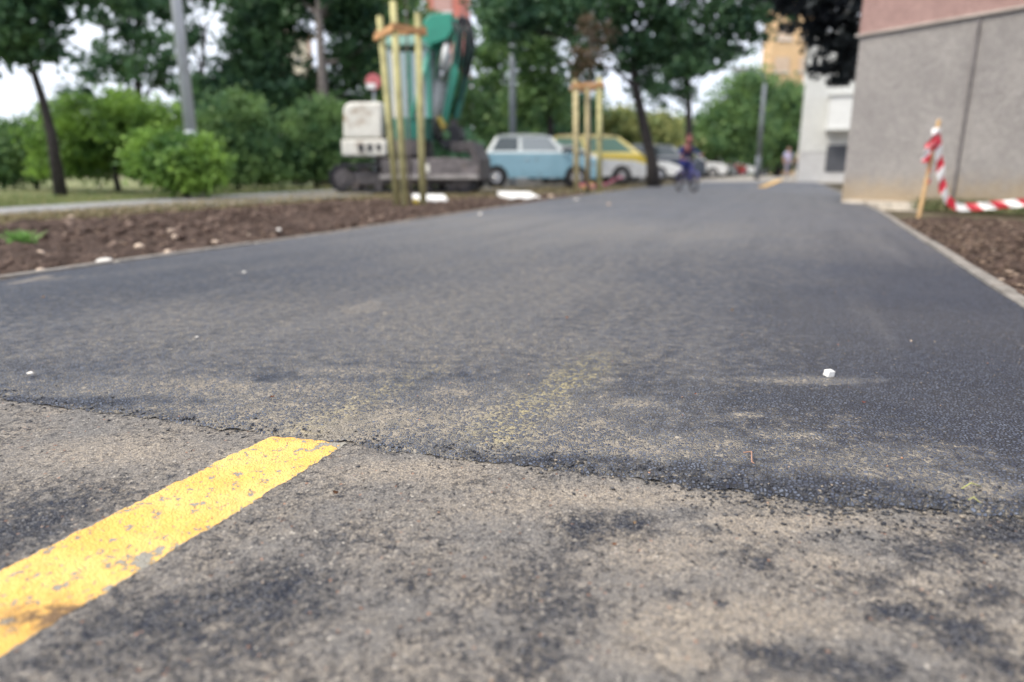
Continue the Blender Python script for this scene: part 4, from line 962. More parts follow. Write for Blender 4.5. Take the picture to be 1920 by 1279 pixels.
# ================================================================= BARRIER TAPE
def m_tape(name, period=.15, slant=.7, rep=(.78, .78, .78)):
    t = NT(name); uv = t.n('ShaderNodeUVMap'); uv.uv_map = 'UVMap'; s_ = t.n('ShaderNodeSeparateXYZ'); t.l(uv.outputs[0], s_.inputs[0])
    k = t.math('FRACT', t.math('DIVIDE', t.math('ADD', s_.outputs[0], t.math('MULTIPLY', s_.outputs[1], slant)), period))
    f = t.math('GREATER_THAN', k, .5); c = t.mix(f, rep, (.62, .035, .06))
    tr = t.n('ShaderNodeBsdfTranslucent'); t.l(c, tr.inputs[0]); ms = t.n('ShaderNodeMixShader'); ms.inputs[0].default_value = .25
    t.set(Base_Color=c, Roughness=.35); t.l(t.p.outputs[0], ms.inputs[1]); t.l(tr.outputs[0], ms.inputs[2]); t.l(ms.outputs[0], t.out.inputs['Surface']); return t.m
TAPE = m_tape('red_white_tape', .235, .9, (.82, .82, .82))
def ribbon(name, pts, w_, m_, parent=None, ups=None, crease=.15, seed=1):
    """folded strip through pts; ups gives its across direction at each point"""
    r_ = random.Random(seed); P_ = []; U_ = []; n = len(pts)
    for i in range(n - 1):
        for k in range(8):
            q = k / 8; P_.append(Vector(pts[i]).lerp(Vector(pts[i + 1]), q)); U_.append(Vector(ups[i]).lerp(Vector(ups[i + 1]), q).normalized())
    P_.append(Vector(pts[-1])); U_.append(Vector(ups[-1]).normalized())
    for _ in range(3):
        P_ = [P_[0]] + [(P_[i - 1] + P_[i] * 2 + P_[i + 1]) / 4 for i in range(1, len(P_) - 1)] + [P_[-1]]
    bm = bmesh.new(); uvl = bm.loops.layers.uv.new('UVMap'); rows = []; L_ = 0; Ls = []
    for i, (p_, u_) in enumerate(zip(P_, U_)):
        if i: L_ += (p_ - P_[i - 1]).length
        Ls.append(L_); t_ = (P_[min(i + 1, len(P_) - 1)] - P_[max(i - 1, 0)]).normalized(); nn_ = t_.cross(u_).normalized()
        rows.append([bm.verts.new(p_ + u_ * (v * w_ / 2) * (1 - crease * abs(math.sin(i * .55))) + nn_ * (w_ * crease * math.sin(v * 2.2 + i * .6))) for v in (-1, -.5, 0, .5, 1)])
    for i in range(len(rows) - 1):
        for k in range(4):
            f = bm.faces.new((rows[i][k], rows[i][k + 1], rows[i + 1][k + 1], rows[i + 1][k]))
            for lp, (l_, v_) in zip(f.loops, ((Ls[i], k / 4 * w_), (Ls[i], (k + 1) / 4 * w_), (Ls[i + 1], (k + 1) / 4 * w_), (Ls[i + 1], k / 4 * w_))): lp[uvl].uv = (l_, v_)
    return from_bm(name, bm, m_, parent, True)
Ys = 7.7
sb = Vector(gy(1737, Ys, -.15)); st_ = at(1761, 224, Ys)
mb = MB(); d_ = (st_ - sb); mb.box((0, 0, d_.length / 2), (.038, .026, d_.length), (0, 0, .35), bevel=.003)
stk = mb.build('wooden_stake', mat('raw_wood', (.58, .38, .19), .8, var=.2, scale=14)); stk.location = sb; stk.rotation_euler = d_.to_track_quat('Z', 'Y').to_euler(); tag(stk, 'leaning wooden stake holding barrier tape before the grey wall', 'stake')
tp = empty('barrier_tape', at(1758, 240, Ys)); tag(tp, 'red and white barrier tape tied to the leaning stake and trailing to the right', 'barrier tape')
def rel(px, py, dy=0.0): return at(px, py, Ys - .06 + dy) - tp.location
RX = (1, 0, 0.1)
ribbon('strip', [rel(1757, 242), rel(1757, 262), rel(1762, 300), rel(1764, 330), rel(1768, 355), rel(1777, 376), rel(1795, 389), rel(1830, 388, -.1), rel(1870, 384, -.25), rel(1930, 379, -.45), rel(1990, 374, -.7)],
       .092, TAPE, tp, [RX, RX, RX, RX, RX, (1, 0, .5), (.5, 0, 1), (0, .2, 1), (0, .2, 1), (0, .2, 1), (0, .2, 1)], .12)
ribbon('loose_end', [rel(1757, 240, -.02), rel(1748, 262, -.03), rel(1738, 282, -.04), rel(1736, 304, -.03)], .085, TAPE, tp, [RX, RX, RX, RX], .3)
kn = MB()
for a_, b_ in (((1753, 252), .024), ((1758, 262), .022), ((1755, 272), .026)): kn.ball(rel(*a_, -.02), (b_, b_ * .8, b_ * 1.1), u=10, v=8)
kn.build('knot', mat('tape_red_fold', (.66, .06, .10), .4, var=.3, scale=30), tp, True)
ribbon('loose_end', [rel(1755, 244, .04), rel(1745, 270, .05), rel(1741, 300, .05), rel(1741, 345, .05)], .05, m_tape('faded_tape', .12, .7, (.55, .5, .5)), tp, [RX] * 4, .35)
# tape bunched on the ground between the stakes and the silver car
q0 = g(1085, 349); t2 = empty('barrier_tape', (q0.x, q0.y, 0)); tag(t2, 'crumpled red and white tape lying by the farther stakes', 'barrier tape')
def r2(px, py, Y): return at(px, py, Y) - t2.location
Yt = 15.6
ribbon('strip', [r2(1078, 352, Yt), r2(1095, 345, Yt), r2(1110, 350, Yt), r2(1128, 346, Yt), r2(1140, 345, Yt), r2(1150, 337, Yt + .2), r2(1168, 331, Yt + .5)], .09, m_tape('tape_far', .11, .8, (.55, .42, .5)), t2, [(0, .3, 1)] * 7, .3)

# ================================================================= CARS
RUB = mat('tyre_rubber', (.02, .02, .022), .85); CHROME = mat('chrome', (.55, .55, .56), .2, .9); GL = glass('car_glass', (.07, .09, .10), .06)
TRIM_D = mat('dark_trim', (.03, .03, .035), .6); LAMPG = mat('headlamp_glass', (.7, .7, .68), .1); AMBER = mat('amber_lens', (.7, .3, .04), .2); REDL = mat('red_lens', (.45, .02, .02), .2)
PLATE = mat('plate_white', (.7, .7, .66), .5)
def paint(name, c): return mat(name, c, .28, var=.04, coat=.6, dirt=.05)
def car(label, loc, rz, paint_, roof_paint, L_=3.9, W_=1.6, zb=.24, belt=.88, hood=.86, tail=.9, roofz=1.38, arches=(.72, 3.05), wr=.29,
        cabin=(.35, .75, 2.15, 2.75), front_drop=.12, tail_len=.1, glass_m=None, group='cars parked beyond the stakes', name='parked_car', doors=1, rear_glass=None):
    """rear bumper at x=0, nose at x=L; cabin = x of rear foot, rear roof, front roof, windscreen foot"""
    root = empty(name, loc, rz); tag(root, label, 'car', group); hw = W_ / 2; gm = glass_m or GL
    def arch(cx_): return [(cx_ + wr * 1.2 * math.cos(math.pi * k / 10), zb + .02 + wr * 1.18 * math.sin(math.pi * k / 10) * 1.05) for k in range(11)][::-1]
    lo = [(0.02, zb + .05)] + [(max(.05, arches[0] - wr * 1.25), zb)] + arch(arches[0]) + arch(arches[1]) + [(L_ - .12, zb), (L_ - .01, zb + .08)]
    up = [(L_, zb + .30), (L_ - .04, hood - front_drop - .05), (L_ - .16, hood - front_drop + .03), (L_ - .55, hood - .02), (cabin[3] + .05, hood + .035), (cabin[3] - .1, belt), (cabin[0] + .1, belt), (cabin[0], belt - .005), (tail_len + .12, tail - .02), (tail_len * .3 + .03, tail - .08), (0.0, tail - .25)]
    pts = lo + up
    bm = bmesh.new(); ys_ = [(-hw, .90), (-hw + .03, .965), (-hw + .10, 1.0), (0, 1.012), (hw - .10, 1.0), (hw - .03, .965), (hw, .90)]
    cxm, czm = L_ / 2, .55; rows = []
    for y_, s_ in ys_:
        rows.append([bm.verts.new((cxm + (x_ - cxm) * (1 - (1 - s_) * .28), y_ if s_ < 1 else y_, (z_ if z_ < zb + .35 else zb + .35 + (z_ - zb - .35) * (1 - (1 - s_) * .55)))) for x_, z_ in pts])
    for a_, b_ in zip(rows, rows[1:]):
        for k in range(len(pts)): bm.faces.new((a_[k], a_[(k + 1) % len(pts)], b_[(k + 1) % len(pts)], b_[k]))
    bm.faces.new(rows[0][::-1]); bm.faces.new(rows[-1]); bmesh.ops.recalc_face_normals(bm, faces=bm.faces)
    bmesh.ops.triangulate(bm, faces=[f for f in bm.faces if len(f.verts) > 4])
    body = from_bm('body', bm, paint_, root)
    body.data.polygons.foreach_set('use_smooth', [len(p.vertices) == 4 for p in body.data.polygons])
    # glasshouse
    cb = [cabin[0], cabin[1], cabin[2], cabin[3]]; wb_, wt = hw - .07, hw - .19
    low = {(-1, 0): Vector((cb[0], -wb_, belt - .02)), (-1, 1): Vector((cb[3], -wb_, belt - .02)), (1, 0): Vector((cb[0], wb_, belt - .02)), (1, 1): Vector((cb[3], wb_, belt - .02))}
    hi = {(-1, 0): Vector((cb[1], -wt, roofz - .07)), (-1, 1): Vector((cb[2], -wt, roofz - .07)), (1, 0): Vector((cb[1], wt, roofz - .07)), (1, 1): Vector((cb[2], wt, roofz - .07))}
    bm = bmesh.new(); V_ = {}
    for k, v in low.items(): V_[('l',) + k] = bm.verts.new(v)
    for k, v in hi.items(): V_[('h',) + k] = bm.verts.new(v)
    q_ = lambda *ks: bm.faces.new([V_[k] for k in ks])
    q_(('l', -1, 0), ('l', -1, 1), ('h', -1, 1), ('h', -1, 0)); q_(('l', 1, 1), ('l', 1, 0), ('h', 1, 0), ('h', 1, 1)); q_(('l', 1, 0), ('l', -1, 0), ('h', -1, 0), ('h', 1, 0)); q_(('l', -1, 1), ('l', 1, 1), ('h', 1, 1), ('h', -1, 1)); q_(('h', -1, 0), ('h', -1, 1), ('h', 1, 1), ('h', 1, 0)); q_(('l', -1, 0), ('l', 1, 0), ('l', 1, 1), ('l', -1, 1))
    bmesh.ops.bevel(bm, geom=bm.edges[:], offset=.03, segments=2, affect='EDGES', profile=.5)
    from_bm('cabin_frame', bm, roof_paint, root)
    # roof panel, gently domed
    bm = bmesh.new(); rr = []
    for i in range(9):
        u = i / 8; x_ = cb[1] - .02 + (cb[2] - cb[1] + .04) * u
        rr.append([bm.verts.new((x_, (wt + .025) * v, roofz - .075 + .075 * (1 - (2 * u - 1) ** 4) ** .5 * (1 - abs(v) ** 3.0) ** .6 if True else 0)) for v in (-1, -.9, -.7, -.35, 0, .35, .7, .9, 1)])
    for a_, b_ in zip(rr, rr[1:]):
        for k in range(8): bm.faces.new((a_[k], b_[k], b_[k + 1], a_[k + 1]))
    bmesh.ops.solidify(bm, geom=bm.faces[:], thickness=.02); bmesh.ops.recalc_face_normals(bm, faces=bm.faces)
    from_bm('roof', bm, roof_paint, root, True)
    def pane(nm, A_, B_, C_, D_, u0, u1, v0, v1, par=root):
        f = lambda u, v: (A_.lerp(B_, u)).lerp(D_.lerp(C_, u), v)
        n_ = (B_ - A_).cross(D_ - A_).normalized(); P_ = [f(u0, v0), f(u1, v0), f(u1, v1), f(u0, v1)]
        m1 = MB(); bb = bmesh.new(); vs = [bb.verts.new(p_ + n_ * .004) for p_ in P_] ; vs2 = [bb.verts.new(p_ - n_ * .02) for p_ in P_]
        bb.faces.new(vs); bb.faces.new(vs2[::-1])
        for k in range(4): bb.faces.new((vs[k], vs2[k], vs2[(k + 1) % 4], vs[(k + 1) % 4]))
        bmesh.ops.recalc_face_normals(bb, faces=bb.faces); bb.normal_update()
        m1.bm.free(); return from_bm(nm, bb, gm, par)
    for sgn in (-1, 1):
        A_, B_, C_, D_ = low[(sgn, 0)], low[(sgn, 1)], hi[(sgn, 1)], hi[(sgn, 0)]
        if sgn > 0: A_, B_, C_, D_ = B_, A_, D_, C_
        fr_ = [(.06, .40), (.45, .93)] if sgn < 0 else [(.07, .55), (.60, .94)]
        for q_i, (u0, u1) in enumerate(fr_):
            pn = pane('side_window', A_, B_, C_, D_, u0, u1, .18, .90)
            if rear_glass and (q_i == 0) == (sgn < 0): pn.data.materials[0] = rear_glass
        # door
        dx0, dx1 = cb[0] + (cb[3] - cb[0]) * .44, cb[3] - .05
        m1 = MB(); m1.box(((dx0 + dx1) / 2, sgn * (hw - .012), (zb + belt) / 2), (dx1 - dx0, .03, belt - zb - .16), bevel=.012); dr_ = m1.build('door', paint_, root)
        m1 = MB(); m1.box((dx0 + .14, sgn * (hw + .012), belt - .16), (.13, .022, .025), bevel=.006); m1.build('handle', CHROME, dr_)
        m1 = MB(); m1.box((cb[3] - .12, sgn * (hw + .07), belt + .06), (.08, .13, .09), bevel=.02); m1.build('mirror', TRIM_D, root)
        m1 = MB(); m1.cyl((L_ - .07, sgn * (hw - .22), hood - front_drop - .10), (L_ + .015, sgn * (hw - .22), hood - front_drop - .10), .085, .08, 16); m1.build('headlight', LAMPG, root)
        m1 = MB(); m1.box((L_ - .06, sgn * (hw - .05), hood - front_drop - .12), (.09, .07, .06), bevel=.01); m1.build('turn_signal', AMBER, root)
        m1 = MB(); m1.box((.02, sgn * (hw - .12), tail - .22), (.06, .12, .16), bevel=.012); m1.build('tail_light', REDL, root)
        for ax_ in arches:
            cz_ = wr; y_ = sgn * (hw - .09)
            m1 = MB(); m1.cyl((ax_, sgn * (hw - .30), cz_ + .02), (ax_, sgn * (hw - .055), cz_ + .02), wr * 1.17, wr * 1.17, 24); m1.build('wheel_well', TRIM_D, root)
            m1 = MB(); m1.cyl((ax_, y_ - .07, cz_), (ax_, y_ + .07, cz_), wr * .8, None, 28); m1.torus((ax_, y_, cz_), wr - .06, .07, 'Y', 32, 10); wh = m1.build('wheel', RUB, root, True)
            m1 = MB(); m1.cyl((ax_, y_ + sgn * .03, cz_), (ax_, y_ + sgn * .078, cz_), wr * .58, wr * .54, 24); m1.cyl((ax_, y_ + sgn * .07, cz_), (ax_, y_ + sgn * .10, cz_), wr * .22, wr * .14, 16); m1.build('rim', CHROME, wh)
    fA, fB, fC, fD = low[(-1, 1)], low[(1, 1)], hi[(1, 1)], hi[(-1, 1)]; pane('windscreen', fA, fB, fC, fD, .07, .93, .1, .94)
    fA, fB, fC, fD = low[(1, 0)], low[(-1, 0)], hi[(-1, 0)], hi[(1, 0)]; pane('rear_window', fA, fB, fC, fD, .09, .91, .14, .92)
    for x_, nm in ((L_ + .01, 'bumper'), (-.01, 'bumper')):
        m1 = MB(); m1.box((x_, 0, zb + .16), (.09, W_ * .97, .10), bevel=.03); m1.build(nm, CHROME if paint_.name.startswith('pale_blue') else TRIM_D, root)
    m1 = MB(); m1.box((L_ + .062, 0, zb + .17), (.012, .46, .10), bevel=.003); m1.build('number_plate', PLATE, root)
    m1 = MB(); m1.box((L_ - .015, 0, hood - front_drop - .14), (.05, W_ * .5, .13), bevel=.02); m1.build('grille', TRIM_D, root)
    return root
SILV = paint('silver_white_paint', (.62, .63, .64)); YEL = paint('mustard_yellow_paint', (.66, .50, .06)); YROOF = paint('pale_yellow_paint', (.78, .66, .26)); BLU = paint('pale_blue_paint', (.21, .38, .47)); CREAMR = paint('white_roof_paint', (.62, .66, .66))
WPAINT = paint('white_car_paint', (.75, .76, .76)); DKBL = paint('dark_blue_paint', (.035, .05, .08)); REDP = paint('red_car_paint', (.34, .03, .035)); GREYP = paint('grey_car_paint', (.36, .38, .40))
def nose(px, Y, L_, rz=0.0, z=-.008):
    x = gy(px, Y)[0]; return (x - L_ * math.cos(rz), Y - L_ * math.sin(rz), z)
car('small pale blue car with a white roof, parked right of the excavator', nose(1121, 19.6, 3.5), R(0), BLU, CREAMR, L_=3.5, W_=1.5, belt=.90, hood=.86, tail=.86, roofz=1.42, arches=(.68, 2.86), wr=.27, cabin=(.40, .70, 2.16, 2.60), tail_len=.05, glass_m=glass('reflection_glass', (.22, .25, .27), .08), rear_glass=glass('dark_rear_glass', (.05, .065, .07), .06))  # pale pane colour paints a reflection; rear side pane left dark
car('silver white hatchback between the pale blue car and the yellow one', nose(1213, 24.0, 4.0), R(2), SILV, WPAINT, L_=4.0, belt=.86, hood=.78, roofz=1.27, cabin=(.2, .6, 1.5, 2.35), front_drop=.16)
car('tall mustard yellow car with a pale roof behind the farther stakes', nose(1222, 27.6, 4.3), R(3), YEL, YROOF, L_=4.3, W_=1.7, belt=1.02, hood=1.02, tail=1.1, roofz=1.78, cabin=(.12, .35, 2.85, 3.85), arches=(.8, 3.4), wr=.31, glass_m=glass('greenish_glass', (.16, .26, .22), .08))
car('low white car with a pale bonnet right of the leaning trunk', nose(1273, 29.5, 4.0), R(3), WPAINT, WPAINT, L_=4.0, belt=.84, hood=.80, roofz=1.32, cabin=(.2, .8, 1.9, 2.6), front_drop=.2)
car('dark car with a pale grey roof half hidden by the young cyclist', nose(1318, 33.0, 4.4), R(3), DKBL, GREYP, L_=4.4, W_=1.75, belt=1.0, hood=1.0, tail=1.0, roofz=1.62, cabin=(.15, .5, 2.8, 3.5), arches=(.85, 3.55), wr=.33)
first_white = car('white car, first of the far row right of the young cyclist', nose(1360, 40.0, 3.9), R(6), WPAINT, WPAINT, L_=3.9, roofz=1.42, group='far row of parked cars')
for px, Y, rz, lb in ((1376, 46, 5, 'white car, second of the far row right of the young cyclist'), (1412, 58, 4, 'white car just left of the farthest lamp post'), (1447, 64, 3, 'white car right of the farthest lamp post, in front of the orange canopy')):
    c = copy_tree(first_white); c.location = nose(px, Y, 3.9); c.rotation_euler = (0, 0, R(rz)); c['label'] = lb
car('dark red car squeezed in the far row of white cars', nose(1396, 50.0, 3.9), R(5), REDP, REDP, L_=3.9, roofz=1.40, group='far row of parked cars')
# ================================================================= EXCAVATOR
GRN = mat('excavator_green', (.020, .25, .17), .38, var=.12, scale=3, dirt=.12, coat=.2); GRND = mat('excavator_dark_green', (.012, .15, .11), .4, var=.15, scale=3, dirt=.2)
EWH = mat('dirty_white_paint', (.70, .68, .61), .5, var=.08, scale=5, dirt=.5, dirtcol=(.30, .19, .10)); STEEL = mat('muddy_steel', (.10, .09, .092), .7, .3, var=.35, scale=4, dirt=.3, dirtcol=(.24, .18, .13))
DARKS = mat('greasy_dark_steel', (.03, .03, .035), .6, .3, var=.3, scale=4); HOSE = mat('hydraulic_hose', (.015, .018, .022), .5); ROD = mat('chrome_rod', (.62, .63, .64), .2, .8); CYLP = mat('cylinder_grey_white', (.55, .57, .57), .4, var=.1)
CGL = glass('cab_glass', (.30, .38, .39), .08)
YE = 15.0; ec = Vector(gy(765, YE, -.01)); ex_ = empty('excavator', ec, R(-4)); tag(ex_, 'green and white tracked excavator standing behind the tall stakes', 'excavator')
def E(px, py, dy=0.0):            # photo spot -> machine coordinates (the machine stands almost square to the camera)
    p = at(px, py, YE + dy) - ec; return Matrix.Rotation(R(4), 4, 'Z') @ p
def ebox(mb, x0, y0, x1, y1, dy0, dy1, bevel=.03):
    """px x0..x1, py y0..y1 at depth dy0..dy1"""
    a = E(x0, y1, (dy0 + dy1) / 2); b = E(x1, y0, (dy0 + dy1) / 2); c = (a + b) / 2; mb.box((c.x, c.y, c.z), (abs(b.x - a.x), dy1 - dy0, abs(b.z - a.z)), bevel=bevel)
def eprism(name, pts, dy0, dy1, m_, par=ex_, bevel=.012):
    q = [E(x, y, 0) for x, y in pts]; mb = MB(); mb.prism([(v.x, v.z) for v in q], dy0, dy1, bevel); return mb.build(name, m_, par)
# tracks
for dy in (-.85, .75):
    zt, zb_ = .60, .0; xa, xb = E(645, 330).x, E(905, 330).x; r_ = .28
    loop = [(xa + r_ + r_ * math.cos(t), .30 + r_ * math.sin(t)) for t in [math.pi / 2 + math.pi * k / 10 for k in range(11)]] + [(xb - r_ + r_ * math.cos(t), .30 + r_ * math.sin(t)) for t in [-math.pi / 2 + math.pi * k / 10 for k in range(11)]]
    mb = MB(); inner = [(xa + r_ + (x - xa - r_) * .82 if x < xa + r_ else xb - r_ + (x - xb + r_) * .82 if x > xb - r_ else x, .30 + (z - .30) * .80) for x, z in loop]
    n = len(loop); y0_, y1_ = dy - .22, dy + .22
    vo = [[mb.bm.verts.new((x, y, z)) for x, z in loop] for y in (y0_, y1_)]; vi = [[mb.bm.verts.new((x, y, z)) for x, z in inner] for y in (y0_, y1_)]
    for k in range(n):
        j = (k + 1) % n
        mb.bm.faces.new((vo[0][k], vo[0][j], vo[1][j], vo[1][k])); mb.bm.faces.new((vi[0][j], vi[0][k], vi[1][k], vi[1][j]))
        mb.bm.faces.new((vo[0][j], vo[0][k], vi[0][k], vi[0][j])); mb.bm.faces.new((vo[1][k], vo[1][j], vi[1][j], vi[1][k]))
    # grousers
    per = [Vector((x, 0, z)) for x, z in loop]; tot = sum((per[(k + 1) % n] - per[k]).length for k in range(n)); s_ = 0; k = 0; acc = 0
    while s_ < tot:
        while acc + (per[(k + 1) % n] - per[k]).length < s_: acc += (per[(k + 1) % n] - per[k]).length; k += 1
        e0, e1 = per[k % n], per[(k + 1) % n]; d_ = (e1 - e0).normalized(); c_ = e0 + d_ * (s_ - acc); nrm = Vector((-d_.z, 0, d_.x)); 
        if (c_ - Vector(((xa + xb) / 2, 0, .3))).dot(nrm) < 0: nrm = -nrm
        mb.box((c_.x + nrm.x * .012, dy, c_.z + nrm.z * .012), (.03, .46, .035), (0, -math.atan2(d_.z, d_.x), 0)); s_ += .16
    tr_ = mb.build('track', DARKS, ex_)
    mb = MB(); mb.box(((xa + xb) / 2, dy, .30), (xb - xa - .7, .30, .26), bevel=.04); mb.build('track_frame', STEEL, tr_)
    for x_, rr_ in ((xa + r_, .20), (xb - r_, .20)):
        mb = MB(); mb.cyl((x_, dy - .2, .30), (x_, dy + .2, .30), rr_, None, 20); mb.cyl((x_, dy - .26, .30), (x_, dy + .26, .30), .1, None, 16); mb.build('sprocket', STEEL, tr_)
    for k_ in range(5):
        x_ = xa + .5 + (xb - xa - 1.0) * k_ / 4; mb = MB(); mb.cyl((x_, dy - .16, .14), (x_, dy + .16, .14), .075, None, 14); mb.build('roller', STEEL, tr_)
mb = MB(); ebox(mb, 715, 296, 868, 326, -.6, .5, .04); mb.cyl((0, 0, .5), (0, 0, .74), .42, None, 24); mb.build('chassis', STEEL, ex_)
eprism('deck', [(740, 300), (893, 300), (911, 312), (911, 328), (740, 328)], -1.12, -.98, mat('muddy_grey_deck', (.15, .135, .138), .7, .2, var=.4, scale=5, dirt=.3))
eprism('deck_lip', [(738, 328), (911, 327), (911, 335), (738, 335)], -1.20, -.98, mat('worn_light_steel', (.30, .28, .27), .6, .2, var=.3, scale=5))
for k_, (x0, y0, x1, y1) in enumerate(((752, 304, 772, 322), (790, 308, 806, 324), (820, 303, 846, 321), (864, 309, 880, 322))):
    mb = MB(); ebox(mb, x0, y0, x1, y1, -1.17, -1.12, .015); mb.build('side_box', (STEEL, EWH, mat('worn_light_steel', (.30, .28, .27)), STEEL)[k_], ex_)
eprism('dozer_blade', [(886, 268), (898, 268), (912, 300), (912, 338), (894, 338), (898, 305)], -1.0, 1.0, STEEL)
mb = MB(); ebox(mb, 850, 268, 892, 286, -.5, .3, .02); mb.build('tool_box', STEEL, ex_)
# house
eprism('counterweight', [(661, 208), (666, 200), (676, 197), (732, 197), (732, 262), (661, 262)], -.75, .85, EWH, bevel=.06)
mb = MB(); ebox(mb, 661, 264, 742, 294, -.73, .83, .04); cw = mb.build('lower_skirt', EWH, ex_)
for k_ in range(4):
    mb = MB(); ebox(mb, 672 + k_ * 17, 270, 681 + k_ * 17, 284, -.75, -.735, .004); mb.build('vent', DARKS, cw)
mb = MB(); ebox(mb, 742, 264, 800, 294, -.72, .8, .02); mb.build('turntable_deck', STEEL, ex_)
mb = MB(); ebox(mb, 733, 215, 760, 263, -.1, .8, .03); mb.build('engine_cover', EWH, ex_)
# cab (built of frame, roof and glazing)
cab_y0, cab_y1 = -.72, .22
eprism('cab_roof', [(738, 92), (744, 80), (800, 80), (806, 92), (806, 97), (738, 97)], cab_y0 - .03, cab_y1 + .03, mat('pale_green_roof', (.30, .50, .42), .45, var=.1), bevel=.02)
cabf = MB(); ebox(cabf, 738, 222, 806, 264, cab_y0, cab_y1, .03); lower = cabf.build('cab_base', GRND, ex_)
for (x0, x1) in ((738, 743), (765, 769), (801, 806)):
    for (a_, b_) in ((cab_y0, cab_y0 + .05), (cab_y1 - .05, cab_y1)):
        mb = MB(); ebox(mb, x0, 97, x1, 222, a_, b_, .008); mb.build('cab_pillar', EWH if x0 == 738 else GRN, ex_)
mb = MB(); ebox(mb, 743, 98, 765, 221, cab_y0 + .015, cab_y0 + .03, 0); mb.build('cab_window', CGL, ex_)
mb = MB(); ebox(mb, 769, 98, 801, 221, cab_y0 + .015, cab_y0 + .03, 0); dw = mb.build('cab_door', CGL, ex_)
mb = MB(); mb.tube([E(799, 110, cab_y0 - .02), E(789, 160, cab_y0 - .02), E(772, 224, cab_y0 - .02)], .045, 8); mb.build('door_frame', mat('pale_green_bar', (.13, .42, .32), .4), dw, True)
mb = MB(); ebox(mb, 804, 98, 806, 221, cab_y0 + .05, cab_y1 - .05, 0); mb.build('windscreen', CGL, ex_)
mb = MB(); ebox(mb, 739, 98, 741, 221, cab_y0 + .05, cab_y1 - .05, 0); mb.build('rear_window', CGL, ex_)
mb = MB(); ebox(mb, 760, 190, 785, 230, -.5, 0, .05); ebox(mb, 757, 150, 766, 195, -.45, -.05, .04); mb.build('seat', DARKS, ex_)
# boom: gooseneck with a thick bend at the top
eprism('boom', [(800, 262), (788, 240), (786, 150), (790, 80), (796, 50), (812, 30), (845, 26), (868, 34), (868, 50), (850, 66), (826, 84), (812, 104), (806, 150), (812, 240)], .30, .62, GRN, bevel=.02)
bm_ = eprism('boom_top', [(792, 92), (794, 40), (806, 27), (848, 25), (851, 60), (838, 76), (812, 84), (800, 104)], -.02, .30, GRN, bevel=.03)
mb = MB(); mb.cyl(E(825, 61, -.02) + Vector((0, -.012, 0)), E(825, 61, -.02) + Vector((0, -.003, 0)), .12, None, 20); mb.build('decal', mat('faded_decal', (.30, .28, .25), .5), bm_)
mb = MB(); mb.cyl(E(866, 42, -.1), E(866, 42, .7), .10, None, 16); mb.build('boom_pin', DARKS, ex_)
# stick with two plates
st1 = eprism('stick', [(855, 38), (868, 36), (866, 112), (838, 230), (827, 226), (849, 110)], .02, .16, GRN, bevel=.015)
eprism('stick_side_plate', [(872, 44), (885, 46), (881, 118), (856, 222), (846, 220), (866, 116)], .34, .50, GRND, st1, bevel=.015)
mb = MB(); mb.tube([E(874, 34, -.02), E(884, 80, -.04), E(874, 130, -.04), E(862, 190, 0)], .028, 8); mb.build('hose', HOSE, ex_, True)
mb = MB(); mb.tube([E(862, 30, .2), E(882, 40, .1), E(890, 90, .08), E(878, 140, .1)], .03, 8); mb.build('hose', HOSE, ex_, True)
mb = MB(); mb.tube([E(800, 100, -.05), E(812, 96, -.08), E(806, 150, -.08), E(798, 225, -.05)], .03, 8); mb.build('hose', HOSE, ex_, True)
for k_ in range(4):
    mb = MB(); mb.tube([E(850 + k_ * 9, 40 + k_ * 2, -.06), E(858 + k_ * 8, 62, -.10 - k_ * .02), E(856 + k_ * 8, 92, -.08), E(852 + k_ * 7, 122 + k_ * 8, -.03)], .03, 8); mb.build('hose', HOSE, ex_, True)
def ram(a, b, dy, r1, q=.55):
    A_, B_ = E(*a, dy), E(*b, dy); M_ = A_.lerp(B_, q); mb = MB(); mb.cyl(A_, M_, r1, None, 16); rm = mb.build('hydraulic_ram', CYLP, ex_, True)
    mb = MB(); mb.cyl(M_, B_, r1 * .6, None, 14); mb.build('rod', ROD, rm, True)
    mb = MB(); mb.cyl(A_ + Vector((0, -.06, 0)), A_ + Vector((0, .06, 0)), r1 * 1.1, None, 14); mb.build('eye', DARKS, rm)
ram((806, 252), (832, 92), .17, .105, .62); ram((838, 84), (826, 150), -.06, .075, .7); ram((822, 258), (842, 100), .40, .085, .62)
mb = MB(); mb.box(E(829, 232, -.02), (.12, .2, .30), (0, R(-28), 0), bevel=.03); mb.build('link', mat('yellow_link', (.62, .46, .10), .5, dirt=.2), ex_)
mb = MB(); mb.cyl(E(850, 231, -.1), E(850, 231, .5), .08, None, 16); mb.build('bucket_pin', STEEL, ex_)
eprism('bucket', [(836, 240), (862, 236), (868, 256), (860, 276), (838, 280), (826, 268), (834, 262), (848, 262), (848, 250)], -.25, .55, DARKS, bevel=.012)
# small red and white sign and red roof behind
sg = empty('road_sign', off(700, 17.8)); tag(sg, 'small red and white road sign just above the excavator counterweight', 'sign')
def Sg(px, py): return at(px, py, 17.8) - sg.location
mb = MB(); mb.cyl(Vector((0, 0, 0)), Sg(701, 140), .03, None, 10); mb.build('pole', GALV, sg)
c_ = Sg(701, 154); mb = MB(); mb.cyl(c_ + Vector((0, -.075, 0)), c_ + Vector((0, -.055, 0)), .20, None, 8); mb.build('sign_plate', mat('sign_red', (.50, .13, .14), .4), sg)
mb = MB(); mb.box(c_ + Vector((-.06, -.085, -.10)), (.22, .006, .12)); mb.build('sign_panel', mat('sign_white', (.8, .8, .8), .4), sg)

